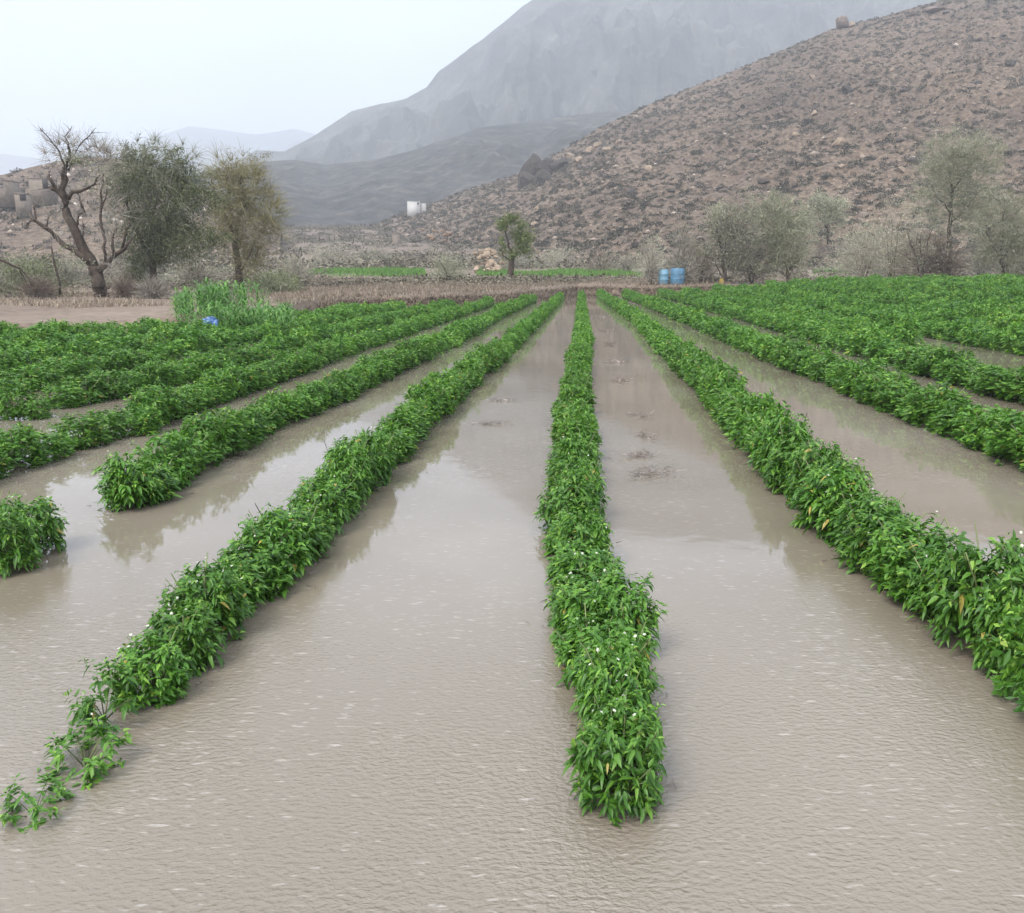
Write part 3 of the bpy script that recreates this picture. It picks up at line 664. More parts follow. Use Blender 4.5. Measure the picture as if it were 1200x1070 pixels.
# left rising bare stems and a second tree on the right behind
def bush(name, label, cat, u, v, y, ru, rv, n_leaf, n_twig, leafm, twigm, seed, group=None, L=.14, W=.05, tl=.8, tw=.02, stems=5, bark=None):
    """shrub: stems from one foot, leaf clumps and twigs through the volume"""
    rng = np.random.default_rng(seed); b0 = P(u, v, y); x = b0[0]; gz = float(ground(x, y)); a = ru * S(y); h = rv * 2 * S(y)
    t = thing(name, label, cat, (x, y, gz), 0, group)
    g = G()
    for k in range(stems):
        an = rng.uniform(0, 6.28); e = np.array((math.cos(an) * a * .6, math.sin(an) * a * .6, h * rng.uniform(.5, .85)))
        tube(g, [(rng.normal(0, .05), rng.normal(0, .05), -.1), e * np.array((.4, .4, .5)), e], .05, .015, 5, wob=.06, rng=rng)
    kid(t, g.obj('stem', bark or M_BARK, t))
    if n_twig:
        n_twig = int(n_twig * 3.0); g = G(); nc = max(5, n_twig // 10); q = norm(rng.normal(size=(nc, 3)) + np.array((0, 0, .4))) * rng.random((nc, 1)) ** .5; q[:, 2] = np.abs(q[:, 2])
        k = rng.integers(0, nc, n_twig); st = q[k] * np.array((a, a, h)) * .7 + np.array((0, 0, h * .08))
        strands(g, st, q[k] * .8 + np.array((0, 0, .35)) + rng.normal(0, .6, (n_twig, 3)), rng.uniform(.4, 1.2, n_twig) * tl, tw, .15, rng); kid(t, g.obj('twig_tangle', twigm, t))
    if n_leaf:
        Lk = max(1, y / 75); L *= Lk; W *= Lk
        g = G(); nc = max(8, n_leaf // 30); q = norm(rng.normal(size=(nc, 3))) * rng.random((nc, 1)) ** .4; q[:, 2] = np.abs(q[:, 2]); ct = rng.random(nc)
        k = rng.integers(0, nc, n_leaf); p = q[k] * np.array((a, a, h)) * .9 + np.array((0, 0, h * .05)) + rng.normal(0, .16 * min(a, h), (n_leaf, 3)); p[:, 2] = np.maximum(p[:, 2], .03)
        leaflets(g, p, q[k] + rng.normal(0, .7, (n_leaf, 3)), rng.uniform(.6, 1.3, n_leaf) * L, rng.uniform(.6, 1.3, n_leaf) * W, rng, np.clip(.5 * ct[k] + .5 * rng.random(n_leaf), 0, 1)); kid(t, g.obj('foliage', leafm, t))
    return t
bush('green_shrub', 'wide green shrub behind the heap of grey twigs at the left edge', 'shrub', 36, 345, 47, 46, 25, 4600, 250, M_TREEG, M_TREES, 21)
bush('twig_shrub', 'dry brown leafless shrub in front of the green shrub at the left edge', 'shrub', 48, 357, 44.5, 20, 14, 60, 420, M_TREES, M_TWIGD, 22, stems=9)
bush('twig_shrub', 'grey brushy shrub cut off by the left edge of the photo', 'shrub', -2, 354, 46, 26, 14, 260, 380, M_TREES, M_TWIG, 23)
bush('twig_shrub', 'dry straw-brown shrub at the foot of the dense green tree', 'shrub', 182, 356, 45.5, 22, 11, 150, 420, M_DRYG, M_TWIG, 24)
bush('twig_shrub', 'brown brush heap against the stump beside the bare tree', 'shrub', 148, 355, 46, 14, 12, 80, 260, M_DRYG, M_TWIGD, 25)
bush('green_shrub', 'dark olive shrub behind the tall maize-like plants', 'shrub', 325, 340, 53, 32, 12, 2400, 200, M_TREEG, M_TREES, 26)
bush('green_shrub', 'rounded grey-olive shrub on the bank left of the small lone tree', 'shrub', 526, 331, 66, 26, 15, 2200, 300, M_TREES, M_TREES, 27)
bush('green_shrub', 'small rounded shrub with grey-green top above the barrels', 'shrub', 760, 305, 86, 20, 24, 1500, 260, M_TREES, M_TWIG, 28, L=.18, W=.065, bark=M_BARKP)
for q, (u, v, y, ru, rv, nl, nt, lb) in enumerate([
    (762, 334, 60, 14, 28, 40, 300, 'thin leafless shrub directly behind the blue barrels'),
    (800, 332, 61, 28, 40, 1600, 420, 'tall wispy grey shrub between the barrels and the grey-green tree'),
    (822, 331, 63, 20, 28, 500, 300, 'brownish leafless shrub at the foot of the grey-green tree'),
    (882, 330, 63, 24, 28, 1200, 300, 'low brown brush between the two trees right of the barrels'),
    (1010, 326, 64, 34, 38, 3400, 460, 'grey thicket bush at the left end of the grey thicket'),
    (1045, 326, 66, 42, 50, 4600, 640, 'tallest hazy grey bush in the middle of the grey thicket'),
    (1080, 326, 63, 36, 40, 2600, 560, 'brown-grey leafless bush in the right half of the grey thicket'),
    (1106, 326, 62, 24, 27, 200, 560, 'dark brown tangled bush under the tall airy tree'),
    (1148, 318, 72, 30, 34, 1800, 400, 'olive-grey bush between the tall airy tree and the right edge tree'),
    (1000, 300, 92, 40, 26, 2600, 500, 'broad pale sage bush on the slope behind the left part of the grey thicket'),
    (1075, 296, 96, 34, 26, 2200, 400, 'broad pale bush on the slope behind the tall airy tree'),
    (1205, 322, 66, 26, 34, 1800, 400, 'pale bush cut off by the right edge of the photo'),
    (20, 335, 58, 34, 22, 1500, 300, 'sage bush behind the wide green shrub at the left edge'),
    (75, 330, 64, 30, 18, 1300, 300, 'low sage bush seen behind the trunk of the bare tree'),
    (150, 322, 70, 30, 16, 1300, 300, 'low sage bush behind the gap between bare tree and dense green tree'),
    (232, 335, 60, 26, 15, 900, 400, 'greyish brush between the dense green tree and the yellowish tree'),
    (345, 322, 72, 28, 15, 1200, 400, 'greyish brush right of the yellowish tree'),
    (390, 300, 110, 36, 14, 1500, 400, 'broad grey bush on the valley floor below the distant posts'),
    (440, 298, 115, 34, 12, 1500, 300, 'broad grey bush on the valley floor below the pale hut'),
    (600, 300, 112, 30, 14, 1300, 300, 'grey bush on the slope foot just behind the small lone tree'),
    (655, 290, 118, 34, 13, 1500, 300, 'wide grey bush on the slope foot right of the small lone tree'),
    (705, 296, 96, 22, 14, 700, 260, 'wide grey-brown shrub at the foot of the stony hill above the green strip'),
    (735, 300, 92, 18, 12, 500, 240, 'low grey shrub left of the rounded shrub above the barrels')]):
    bush('twig_shrub', lb, 'shrub', u, v, y, ru, rv, nl, nt, M_TREES, M_TWIGD if 'brown' in lb else M_TWIG, 40 + q, bark=M_BARK if 'brown' in lb else M_BARKP, tl=1.1, tw=.022)

# dead sticks on the left
g = G(); tube(g, [P(-20, 298, 45), P(5, 306, 45), P(24, 315, 45.2), P(40, 330, 45.4)], .09, .04, 6, wob=.04); tag(g.obj('dead_branch', M_BARK), 'bare dead branch slanting into the left edge above the shrubs', 'branch')
g = G(); tube(g, [P(70, 345, 45), P(66, 318, 45), P(60, 288, 45)], .06, .04, 6, wob=.03); tag(g.obj('dead_stick', M_BARK), 'upright bare stick in the brown shrub left of the bare tree', 'stick')
g = G(); tube(g, [P(66, 361, 42), P(80, 356, 42), P(92, 356, 42.2), P(102, 361, 42.4)], .07, .03, 6, wob=.05); tag(g.obj('fallen_branch', M_BARK), 'curved fallen branch lying on the sandy strip below the bare tree', 'branch')

# ------------------------------------------------------------------ tall maize-like plants beside the sandy strip
def maize(rng):
    g = G(); h = rng.uniform(.9, 1.15)
    tube(g, [(0, 0, -.05), (rng.normal(0, .02), rng.normal(0, .02), h * .5), (rng.normal(0, .05), rng.normal(0, .05), h)], .014, .006, 5, .6)
    for k in range(11):
        a = k * 2.4 + rng.normal(0, .4); z = h * (.12 + .08 * k); L = rng.uniform(.45, .75); d = np.array((math.cos(a), math.sin(a), 0)); s = np.array((-math.sin(a), math.cos(a), 0)); tw = .022
        ts = np.linspace(0, 1, 6); c = np.array((0, 0, z)) + L * (np.outer(ts * .75, d) + np.outer(1.0 * ts - .95 * ts ** 2, (0, 0, 1)))
        w = np.array((.5, .95, 1, .85, .5, .02))[:, None] * tw * 1.2
        V = np.stack([c - w * s, c + w * s], 1).reshape(-1, 3); i = np.arange(5)[:, None] * 2
        g.add(V, i + np.array([[0, 1, 3, 2]]), None, rng.random())
    return g.data('maize_plant', M_CORN)
MZ = [maize(np.random.default_rng(60 + q)) for q in range(6)]
rng = np.random.default_rng(77)
for q in range(290):
    y = rng.uniform(23.2, 30.5); u = rng.uniform(210, 346)
    x = (u - 600) / 1000 * y
    o = link('maize_plant', MZ[q % 6]); o.location = (x, y, float(ground(x, y)) - .03); o.rotation_euler = (0, 0, rng.uniform(0, 6.3)); s = rng.uniform(.55, .95) * (.85 if u > 310 or u < 225 else 1); o.scale = (s, s, s)
    tag(o, 'tall bright green maize-like plant in the patch near the yellowish tree', 'maize', 'maize-like plants at the field corner')

# crumpled blue sheet
g = G(); nn = 16; rr = np.random.default_rng(4); a, b = np.meshgrid(np.linspace(0, 1, nn), np.linspace(0, 1, nn), indexing='ij')
zz = .30 * np.sin(np.pi * a) * np.sin(np.pi * b) + .22 * fbm(a * 5, b * 5, 2) + .06
Vs = np.stack([(a - .5) * .62 + .08 * fbm(a * 4, b * 4, 9), (b - .5) * .5, zz], -1).reshape(-1, 3)
i = np.arange(nn - 1)[:, None] * nn; j = np.arange(nn - 1)[None]; g.add(Vs, np.stack([i + j, i + nn + j, i + nn + j + 1, i + j + 1], -1).reshape(-1, 4))
o = g.obj('plastic_sheet', M_SHEET, None, True); md = o.modifiers.new('t', 'SOLIDIFY'); md.thickness = .012
p = P(246, 371, 22.9); o.location = (p[0], 22.9, .34); o.rotation_euler = (rad(35), 0, .3); o.scale = (.62, .5, .55)
tag(o, 'crumpled blue plastic sheet caught on the green plants at the field corner', 'plastic sheet')

# ------------------------------------------------------------------ barrels
def barrel(label, x, y, r, h, mat):
    z = float(ground(x, y)); t = thing('water_barrel', label, 'barrel', (x, y, z))
    bm = bmesh.new(); n = 28
    prof = [(.0, 0), (.93, 0), (.97, .02), (.97, .05), (1, .07), (1, .30), (1.035, .32), (1.035, .345), (1, .365), (1, .64), (1.035, .66), (1.035, .685), (1, .705), (1, .94), (.97, .96), (.97, .995), (.90, 1.0), (.88, .965), (0, .965)]
    rings = []
    for pr, pz in prof:
        if pr == 0: rings.append([bm.verts.new((0, 0, pz * h))])
        else: rings.append([bm.verts.new((pr * r * math.cos(2 * math.pi * k / n), pr * r * math.sin(2 * math.pi * k / n), pz * h)) for k in range(n)])
    for A, B in zip(rings[:-1], rings[1:]):
        for k in range(n):
            if len(A) == 1: bm.faces.new((A[0], B[(k + 1) % n], B[k]))
            elif len(B) == 1: bm.faces.new((A[k], A[(k + 1) % n], B[0]))
            else: bm.faces.new((A[k], A[(k + 1) % n], B[(k + 1) % n], B[k]))
    me = bpy.data.meshes.new('body'); bm.to_mesh(me); bm.free(); me.materials.append(mat)
    for pl in me.polygons: pl.use_smooth = True
    o = link('body', me, t); e = o.modifiers.new('e', 'EDGE_SPLIT'); e.split_angle = rad(35)
    g = G(); tube(g, [(r * .5, 0, h * .955), (r * .5, 0, h * .995)], .045, .045, 10); g.obj('bung', M_DARK, t, True)
barrel('faded blue plastic barrel, the narrower left one of the two blue barrels', 10.42, 60, .35, 1.02, M_BLUE2)
barrel('bright blue plastic barrel, the wider right one of the two blue barrels', 11.38, 60, .48, 1.10, M_BLUE)
# small yellow container under the tree
bm = bmesh.new(); bmesh.ops.create_cube(bm, size=1); bmesh.ops.scale(bm, verts=bm.verts, vec=(.30, .2, .34)); bmesh.ops.bevel(bm, geom=bm.edges[:], offset=.05, segments=2, affect='EDGES')
c = bmesh.ops.create_cone(bm, segments=10, radius1=.035, radius2=.035, depth=.08, cap_ends=True); bmesh.ops.translate(bm, verts=c['verts'], vec=(.08, 0, .19))
h_ = bmesh.ops.create_cube(bm, size=1); bmesh.ops.scale(bm, verts=h_['verts'], vec=(.14, .03, .035)); bmesh.ops.translate(bm, verts=h_['verts'], vec=(-.05, 0, .185))
me = bpy.data.meshes.new('jerrycan'); bm.to_mesh(me); bm.free(); me.materials.append(M_YELLOW)
o = link('jerrycan', me); x = .2405 * 60.5; o.location = (x, 60.5, float(ground(x, 60.5)) + .17)
tag(o, 'small yellow container on the ground beneath the grey-green tree', 'container')

# ------------------------------------------------------------------ buildings
def boxg(x0, x1, y0, y1, z0, z1):
    g = G(); V = [(x, y, z) for z in (z0, z1) for y in (y0, y1) for x in (x0, x1)]
    g.add(V, [[0, 2, 3, 1], [4, 5, 7, 6], [0, 1, 5, 4], [2, 6, 7, 3], [0, 4, 6, 2], [1, 3, 7, 5]]); return g
def hut(name, label, u, v, y, w, h, d, mat, wins, door=None, rz=0, annex=None):
    p = P(u, v, y); t = thing(name, label, 'building', tuple(p), rz)
    boxg(-w / 2, w / 2, -d / 2, d / 2, -3, h).obj('wall', mat, t)
    boxg(-w / 2 - .06, w / 2 + .06, -d / 2 - .06, d / 2 + .06, h + .003, h + .25).obj('roof', mat, t)
    for wx, wz, ww, wh in wins:
        f = boxg(wx - ww / 2, wx + ww / 2, -d / 2 - .06, -d / 2 + .1, wz, wz + wh).obj('window', M_DARK, t)
        boxg(wx - ww / 2 - .1, wx + ww / 2 + .1, -d / 2 - .18, -d / 2 - .003, wz - .15, wz - .003).obj('sill', M_GREYW, f)
    if door: boxg(door - .5, door + .5, -d / 2 - .05, -d / 2 + .1, .02, 2.1).obj('door', M_DARK, t)
    if annex: boxg(w / 2 + .003, w / 2 + annex, -d / 2 + .8, d / 2, -3, h * .85).obj('annex', M_GREYW, t)
    return t
hut('white_house', 'small white flat-roofed building on the toe of the stony hill', 485, 247.5, 322, 4.6, 3.0, 6, M_WHITE, [(1.6, 2.2, .6, .6)], None, .1, 2.2)
hut('pale_hut', 'tiny pale hut below the white building at the edge of the scrubland', 464.5, 281, 225, 1.8, 1.4, 2.2, M_TAN, [], None)
hut('stone_house', 'tan stone house with a dark doorway on the low hill behind the bare tree', 51, 222, 178, 4.0, 1.8, 4, M_TAN, [], 1.0, .2)
hut('stone_house', 'tan stone house at the left edge on the low hill', 4, 225, 178, 4.4, 1.9, 4, M_TAN, [(1.2, 1.0, .6, .6)], -1.0, -.1)
hut('ruined_hut', 'small ruined stone hut between the two tan stone houses', 27, 236, 168, 2.4, 1.2, 3, M_TAN, [], .2, .4)

# ------------------------------------------------------------------ rocks, scrub
def rock_data(rng, mat, flat=.7, sub=2):
    bm = bmesh.new(); bmesh.ops.create_icosphere(bm, subdivisions=sub, radius=1)
    pl = [(norm(rng.normal(size=3)), rng.uniform(.42, .75)) for _ in range(13)]
    for v in bm.verts:
        c = np.array(v.co)
        for nrm, dd in pl:
            e = c @ nrm - dd
            if e > 0: c = c - nrm * e * .97
        c = c * (1 + rng.normal(0, .02)); v.co = (c[0], c[1] * .9, c[2] * flat)
    me = bpy.data.meshes.new('boulder'); bm.to_mesh(me); bm.free(); me.materials.append(mat); return me
M_ROCKD = noise_mat('rock_dark', [(.3, (.022, .018, .015)), (.7, (.075, .06, .05))], 1.2, bump=.8, bscale=2, dist=.3)
ROCKD = [rock_data(np.random.default_rng(70 + q), M_ROCKD) for q in range(3)]
def photo(p):
    b = p[2] - EYE; dy = p[1] * math.cos(PITCH) - b * math.sin(PITCH); dv = p[1] * math.sin(PITCH) + b * math.cos(PITCH)
    return 600 + 1000 * p[0] / dy, 535 - 1000 * dv / dy
ROCK = [rock_data(np.random.default_rng(q), M_ROCK) for q in range(6)]
ROCKP = [rock_data(np.random.default_rng(20 + q), M_ROCKP) for q in range(5)]
ROCKO = [rock_data(np.random.default_rng(40 + q), M_ROCKO) for q in range(3)]
def boulder(me, loc, s, label, group=None, name='boulder', rz=None, sz=1):
    o = link(name, me); o.location = loc; o.scale = (s, s, s * sz); o.rotation_euler = (RNG.normal(0, .15), RNG.normal(0, .15), RNG.uniform(0, 6) if rz is None else rz)
    return tag(o, label, 'boulder', group)
rng = np.random.default_rng(8)
for q in range(44):
    u = rng.uniform(556, 592); v = rng.uniform(293, 318); k = (v - 293) / 25; y = 104 - 8 * k
    p = P(u, v, y); boulder(ROCKP[q % 5], (p[0], y, p[2]), rng.uniform(.25, .7), 'pale tan rock in the heap of rocks left of the small lone tree', 'pale rocks heaped by the lone tree')
for q in range(14):
    u = rng.uniform(493, 528); v = rng.uniform(269, 282); y = 210
    p = P(u, v, y); boulder(ROCKO[q % 3], (p[0], y, p[2]), rng.uniform(.5, 1.1), 'orange-brown rock in the patch below the white building', 'orange rocks below the white building')
def on_hill(A, u, v):
    """point of the visible hill surface along a sight line"""
    b = A[..., 2] - EYE; dy = A[..., 1] * math.cos(PITCH) - b * math.sin(PITCH); dv = A[..., 1] * math.sin(PITCH) + b * math.cos(PITCH)
    k = np.argmin((600 + 1000 * A[..., 0] / dy - u) ** 2 + (535 - 1000 * dv / dy - v) ** 2 + A[..., 1] * .02); return A.reshape(-1, 3)[k]
p = P(988, 27, 346); boulder(ROCK[3], tuple(p + np.array((0, 0, -.3))), 3.6, 'large square-topped boulder standing on the ridge of the stony hill', sz=1.5, rz=.4)
p = P(998, 30, 345); boulder(ROCKP[1], tuple(p), 2.4, 'smaller pale boulder leaning on the large ridge boulder')
p = on_hill(RH, 1100, 13); boulder(ROCK[2], tuple(p), 7.0, 'dark rock ledge near the top of the ridge', sz=.35, rz=0)
p = on_hill(RH, 1072, 17); boulder(ROCK[4], tuple(p), 3.5, 'lower dark rock beside the ridge ledge', sz=.4, rz=1)
for (u, v, s, k) in ((628, 206, 7.2, 3), (643, 202, 6.0, 1), (616, 215, 5.0, 5), (656, 198, 4.2, 2), (636, 214, 5.0, 4)):
    p = on_hill(RH, u, v); boulder(ROCKD[k % 3], tuple(p + np.array((0, 0, s * .2))), s, 'dark crag rock where the stony hill meets the dark middle hill', 'dark crag rocks on the hill shoulder', name='crag_rock', sz=1.3)
for (u, v, s) in ((668, 184, 2.4), (690, 178, 2.8), (700, 172, 2.2), (655, 190, 2.0), (712, 175, 1.8), (680, 188, 2.0), (725, 168, 1.6)):
    p = on_hill(RH, u, v); boulder(ROCKP[int(u) % 5], tuple(p), s, 'pale rock in the broken band just above the dark crag', 'pale rocks above the dark crag')
rng = np.random.default_rng(12)
for q in range(150):
    u = rng.uniform(560, 1210); v = rng.uniform(5, 285); p = on_hill(RH, u, v)
    if abs(photo(p)[0] - u) > 4 or abs(photo(p)[1] - v) > 4: continue
    pale = rng.random() < .3; s = rng.uniform(.7, 1.7) * (1.5 if rng.random() < .1 else 1)
    boulder((ROCKP if pale else ROCKD if rng.random() < .5 else ROCK)[q % 3], tuple(p), s, ('pale' if pale else 'brown') + ' boulder among the scrub of the stony right-hand hillside', ('pale' if pale else 'brown') + ' boulders on the right-hand hillside', sz=rng.uniform(.7, 1.2))

def hill_points(A, n, rng, tmin=.02, tmax=1.0):
    R, C = A.shape[:2]
    out = []
    # even over the visible slope: choose by picture height and width
    i = (tmin + (tmax - tmin) * rng.random(n)) * (R - 1.001); j = rng.random(n) * (C - 1.001)
    a = i.astype(int); b = j.astype(int); fa = (i - a)[:, None]; fb = (j - b)[:, None]
    return (A[a, b] * (1 - fb) + A[a, b + 1] * fb) * (1 - fa) + (A[a + 1, b] * (1 - fb) + A[a + 1, b + 1] * fb) * fa
def scrub_unit(rng, n=46, L=.34, W=.14):
    g = G(); q = norm(rng.normal(size=(n, 3))) * rng.random((n, 1)) ** .5; q[:, 2] = np.abs(q[:, 2]) * .8
    leaflets(g, q, q + rng.normal(0, .5, (n, 3)), rng.uniform(.6, 1.3, n) * L, rng.uniform(.6, 1.3, n) * W * 1.3, rng); return g
M_SCRUB = leaf_mat('scrub_leaf', [(0, (.026, .024, .018)), (.5, (.066, .060, .044)), (1, (.17, .15, .11))], .85, 0, .2, .35)
SCR = [scrub_unit(np.random.default_rng(80 + q), 110, .42, .16) for q in range(5)]
SCRD = [s.data('scrub_bush', M_SCRUB) for s in SCR]
rng = np.random.default_rng(31)
HP = hill_points(RH, 14000, rng)
HP = [p for p in HP if -20 < photo(p)[0] < 1225 and photo(p)[1] > -8]
# clumped: more scrub where a low-frequency noise is high
HP = [p for p in HP if vnoise(p[0] * .03, p[2] * .05, 3) > .55 * rng.random() - .05]
cand = [(p, rng.uniform(.3, .75) * (1.6 if rng.random() < .07 else 1)) for p in HP]
cand.sort(key=lambda c: -c[1] / c[0][1])
for q, (p, s) in enumerate(cand[:285]):
    o = link('scrub_bush', SCRD[q % 5]); o.location = (p[0], p[1], p[2] - .1); o.scale = (s * 1.15, s * 1.15, s); o.rotation_euler = (0, 0, rng.uniform(0, 6))
    tag(o, 'larger dark dry bush scattered on the stony right-hand hillside', 'bush', 'larger bushes on the right-hand hillside')
g = G(); arr = [scrub_unit(np.random.default_rng(90 + q), 34, .55, .26).arrays() for q in range(8)]
for p, s in cand[285:]:
    V, Q_, T, t = arr[rng.integers(0, 8)]; a = rng.uniform(0, 6.3); c, sn = math.cos(a), math.sin(a)
    g.add(np.stack([V[:, 0] * c - V[:, 1] * sn, V[:, 0] * sn + V[:, 1] * c, V[:, 2]], -1) * s + p, None, T, np.clip(t + rng.normal(0, .22), 0, 1))
tag(g.obj('hillside_scrub', M_SCRUB), 'sparse dark scrub covering the stony hillside', 'scrub', kind='stuff')
g = G(); bm = bmesh.new(); bmesh.ops.create_icosphere(bm, subdivisions=1, radius=1); IV = np.array([v.co[:] for v in bm.verts]); IT = np.array([[v.index for v in f.verts] for f in bm.faces]); bm.free()
for p in hill_points(RH, 5200, rng):
    u, v = photo(p)
    if not (-20 < u < 1225 and v > -8): continue
    s = rng.uniform(.13, .42) * (1.9 if rng.random() < .06 else 1)
    g.add(IV * (1 + rng.normal(0, .14, (len(IV), 1))) * np.array((1.3, 1, .7)) * s + p, None, IT, np.clip(rng.normal(.4, .22), 0, 1))
for p in hill_points(LH, 500, rng):
    s = rng.uniform(.2, .6); g.add(IV * (1 + rng.normal(0, .14, (len(IV), 1))) * s + p, None, IT, rng.random())
M_STONES = leaf_mat('loose_stone', [(0, (.085, .068, .055)), (.5, (.20, .162, .130)), (.8, (.36, .29, .23)), (1, (.56, .49, .42))], .9, 0, .2)
tag(g.obj('hillside_stones', M_STONES), 'loose stones strewn over the hillsides', 'stones', kind='stuff')
g = G()
for p in hill_points(LH, 420, rng):
    V, Q_, T, t = arr[rng.integers(0, 8)]; g.add(V * rng.uniform(.5, 1.1) + p, None, T, t)
tag(g.obj('hillside_scrub', M_SCRUB), 'sparse scrub on the low left hill', 'scrub', kind='stuff')

# scrub on the open land between field and hills
PROTO = []
for q in range(6):
    rng2 = np.random.default_rng(200 + q)
    g = G(); n = 260; qn = norm(rng2.normal(size=(n, 3))) * rng2.random((n, 1)) ** .45; qn[:, 2] = np.abs(qn[:, 2]) * .75
    leaflets(g, qn, qn + rng2.normal(0, .6, (n, 3)), rng2.uniform(.6, 1.3, n) * .20, rng2.uniform(.6, 1.3, n) * .085, rng2)
    strands(g, qn[:90] * .6, qn[:90] + rng2.normal(0, .3, (90, 3)), .55, .022, .1, rng2)
    PROTO.append(g)
PR = [(p.data('dry_shrub', M_TWIG), p.data('dry_shrub', M_TREES), p.data('dry_shrub', M_SCRUB)) for p in PROTO]
rng = np.random.default_rng(55)
cnt = 0
while cnt < 290:
    u = rng.uniform(-15, 1215); y = 62 * math.exp(rng.random() * 1.5)
    x = (u - 600) / 1000 * y; z = float(ground(x, y))
    uu, vv = photo((x, y, z))
    if 340 < u < 780 and y < 112 and vv > 309: continue
    if y < yend(x) + 14: continue
    if u > 640 and y > 128: continue
    k = int(rng.choice([0, 0, 1, 1, 2])); o = link('dry_shrub', PR[cnt % 6][k]); s = rng.uniform(.5, 1.25)
    o.location = (x, y, z - .08); o.scale = (s * rng.uniform(1, 1.6), s * 1.2, s * rng.uniform(.7, 1.1)); o.rotation_euler = (0, 0, rng.uniform(0, 6))
    lab = ('grey leafless shrub scattered on the open scrubland between field and hills', 'sage-green shrub scattered on the open scrubland between field and hills', 'dark brown shrub scattered on the open scrubland between field and hills')[k]
    tag(o, lab, 'shrub', ('grey', 'sage-green', 'dark brown')[k] + ' shrubs on the scrubland'); cnt += 1

g = G(); arr2 = [scrub_unit(np.random.default_rng(130 + q), 60, .34, .13).arrays() for q in range(8)]
rng = np.random.default_rng(57)
for q in range(3600):
    u = rng.uniform(-20, 1220); y = 56 * math.exp(rng.random() * 1.65); x = (u - 600) / 1000 * y
    if y < yend(x) + 5 or (u > 640 and y > 135) or (560 < u < 765 and 78 < y < 106) or vnoise(x * .06, y * .06, 12) < .25 + .35 * rng.random(): continue
    V, Q_, T, t = arr2[rng.integers(0, 8)]; s = rng.uniform(.4, 1.1) * (1.7 if y > 100 else .7)
    g.add(V * np.array((1.3, 1.2, .9)) * s + np.array((x, y, float(ground(x, y)))), None, T, np.clip(t * .7 + rng.uniform(0, .45), 0, 1))
for q in range(420):
    u = rng.uniform(290, 500); y = rng.uniform(240, 430); x = (u - 600) / 1000 * y
    V, Q_, T, t = arr2[rng.integers(0, 8)]; s = rng.uniform(.7, 2.3)
    g.add(V * np.array((1.4, 1.2, .9)) * s + np.array((x, y, float(ground(x, y)))), None, T, np.clip(t * .6 + rng.uniform(0, .4), 0, 1))
M_BRUSH = leaf_mat('brush_leaf', [(0, (.075, .065, .048)), (.5, (.15, .135, .10)), (1, (.27, .24, .18))], .85, 0, .2, .1)
tag(g.obj('scrubland_brush', M_BRUSH), 'low grey-brown brush covering the open land between field and hills', 'scrub', kind='stuff')

# distant fence posts on the left valley floor
for q in range(8):
    u = 352 + q * 11 + RNG.normal(0, 3); y = 235; x = (u - 600) / 1000 * y; z = float(ground(x, y)); g = G()
    hh = RNG.uniform(1.3, 2.4); tube(g, [(0, 0, -.5), (RNG.normal(0, .08), 0, hh)], .17, .13, 6); tube(g, [(0, 0, hh * .8), (.25, 0, hh * .9)], .06, .04, 5)
    o = g.obj('fence_post', M_BARK); o.location = (x, y, z); tag(o, 'dark wooden post in the distant fence line left of the white building', 'fence post', 'posts of the distant fence')

# ------------------------------------------------------------------ grasses
def blades(name, label, pts, h, w, mat, rng, lean=.35, kind='stuff', cat='grass'):
    g = G(); n = len(pts); D = norm(rng.normal(0, lean, (n, 3)) * np.array((1, 1, .2)) + np.array((0, 0, 1)))
    strands(g, pts, D, rng.uniform(.5, 1.25, n) * h, w, .3, rng, seg=2)
    return tag(g.obj(name, mat), label, cat, kind=kind)
def scatter(n, ylo, yhi, ulo, uhi, rng, dens=None):
    y = rng.uniform(ylo, yhi, n); u = rng.uniform(ulo, uhi, n); x = (u - 600) / 1000 * y
    if dens is not None:
        k = dens(x, y) > rng.random(n); x, y = x[k], y[k]
    return np.stack([x, y, ground(x, y) - .02], -1)
rng = np.random.default_rng(66)
dn = lambda x, y: np.where(y > yend(x) + .5, sm(.2, .55, vnoise(x * .5, y * .5, 4)) + .25, 0)
blades('dry_grass', 'dry straw-coloured grass on the bank at the far end of the field', scatter(60000, 31, 76, 330, 850, rng, dn), .30, .035, M_DRYG, rng)
dn2 = lambda x, y: np.where(y > yend(x) + 6, sm(.4, .7, vnoise(x * .3, y * .3, 6)), 0)
sx_ = rng.uniform(-8.5, 24, 15000); so_ = rng.uniform(.3, 1.5, 15000); sy_ = yend(sx_) + so_
blades('dry_grass', 'dead brown grass hanging on the low earth bank at the end of the rows', np.stack([sx_, sy_, ground(sx_, sy_) - .02], -1), .26, .04, M_DEADG, rng, .6)
blades('dry_grass', 'dry grass tufts under the trees on the left', scatter(26000, 36, 64, -20, 420, rng, dn2), .34, .035, M_DRYG, rng)
blades('dry_grass', 'dry grass under the trees on the right', scatter(14000, 58, 80, 780, 1220, rng, dn2), .3, .035, M_DRYG, rng)
dn3 = lambda x, y: sm(.25, .6, vnoise(x * .22, y * .3, 9)) * sm(0, 6, y - 79 - 5 * vnoise(x * .25, 0 * y, 3)) + .05
blades('green_crop', 'bright green strip of young crop beyond the bank', np.concatenate([scatter(20000, 80, 104, 560, 762, rng, dn3), scatter(14000, 80, 100, 365, 500, rng, dn3), scatter(2500, 92, 106, 946, 985, rng, dn3)]), .55, .07, M_GRASS, rng, .3, cat='crop')

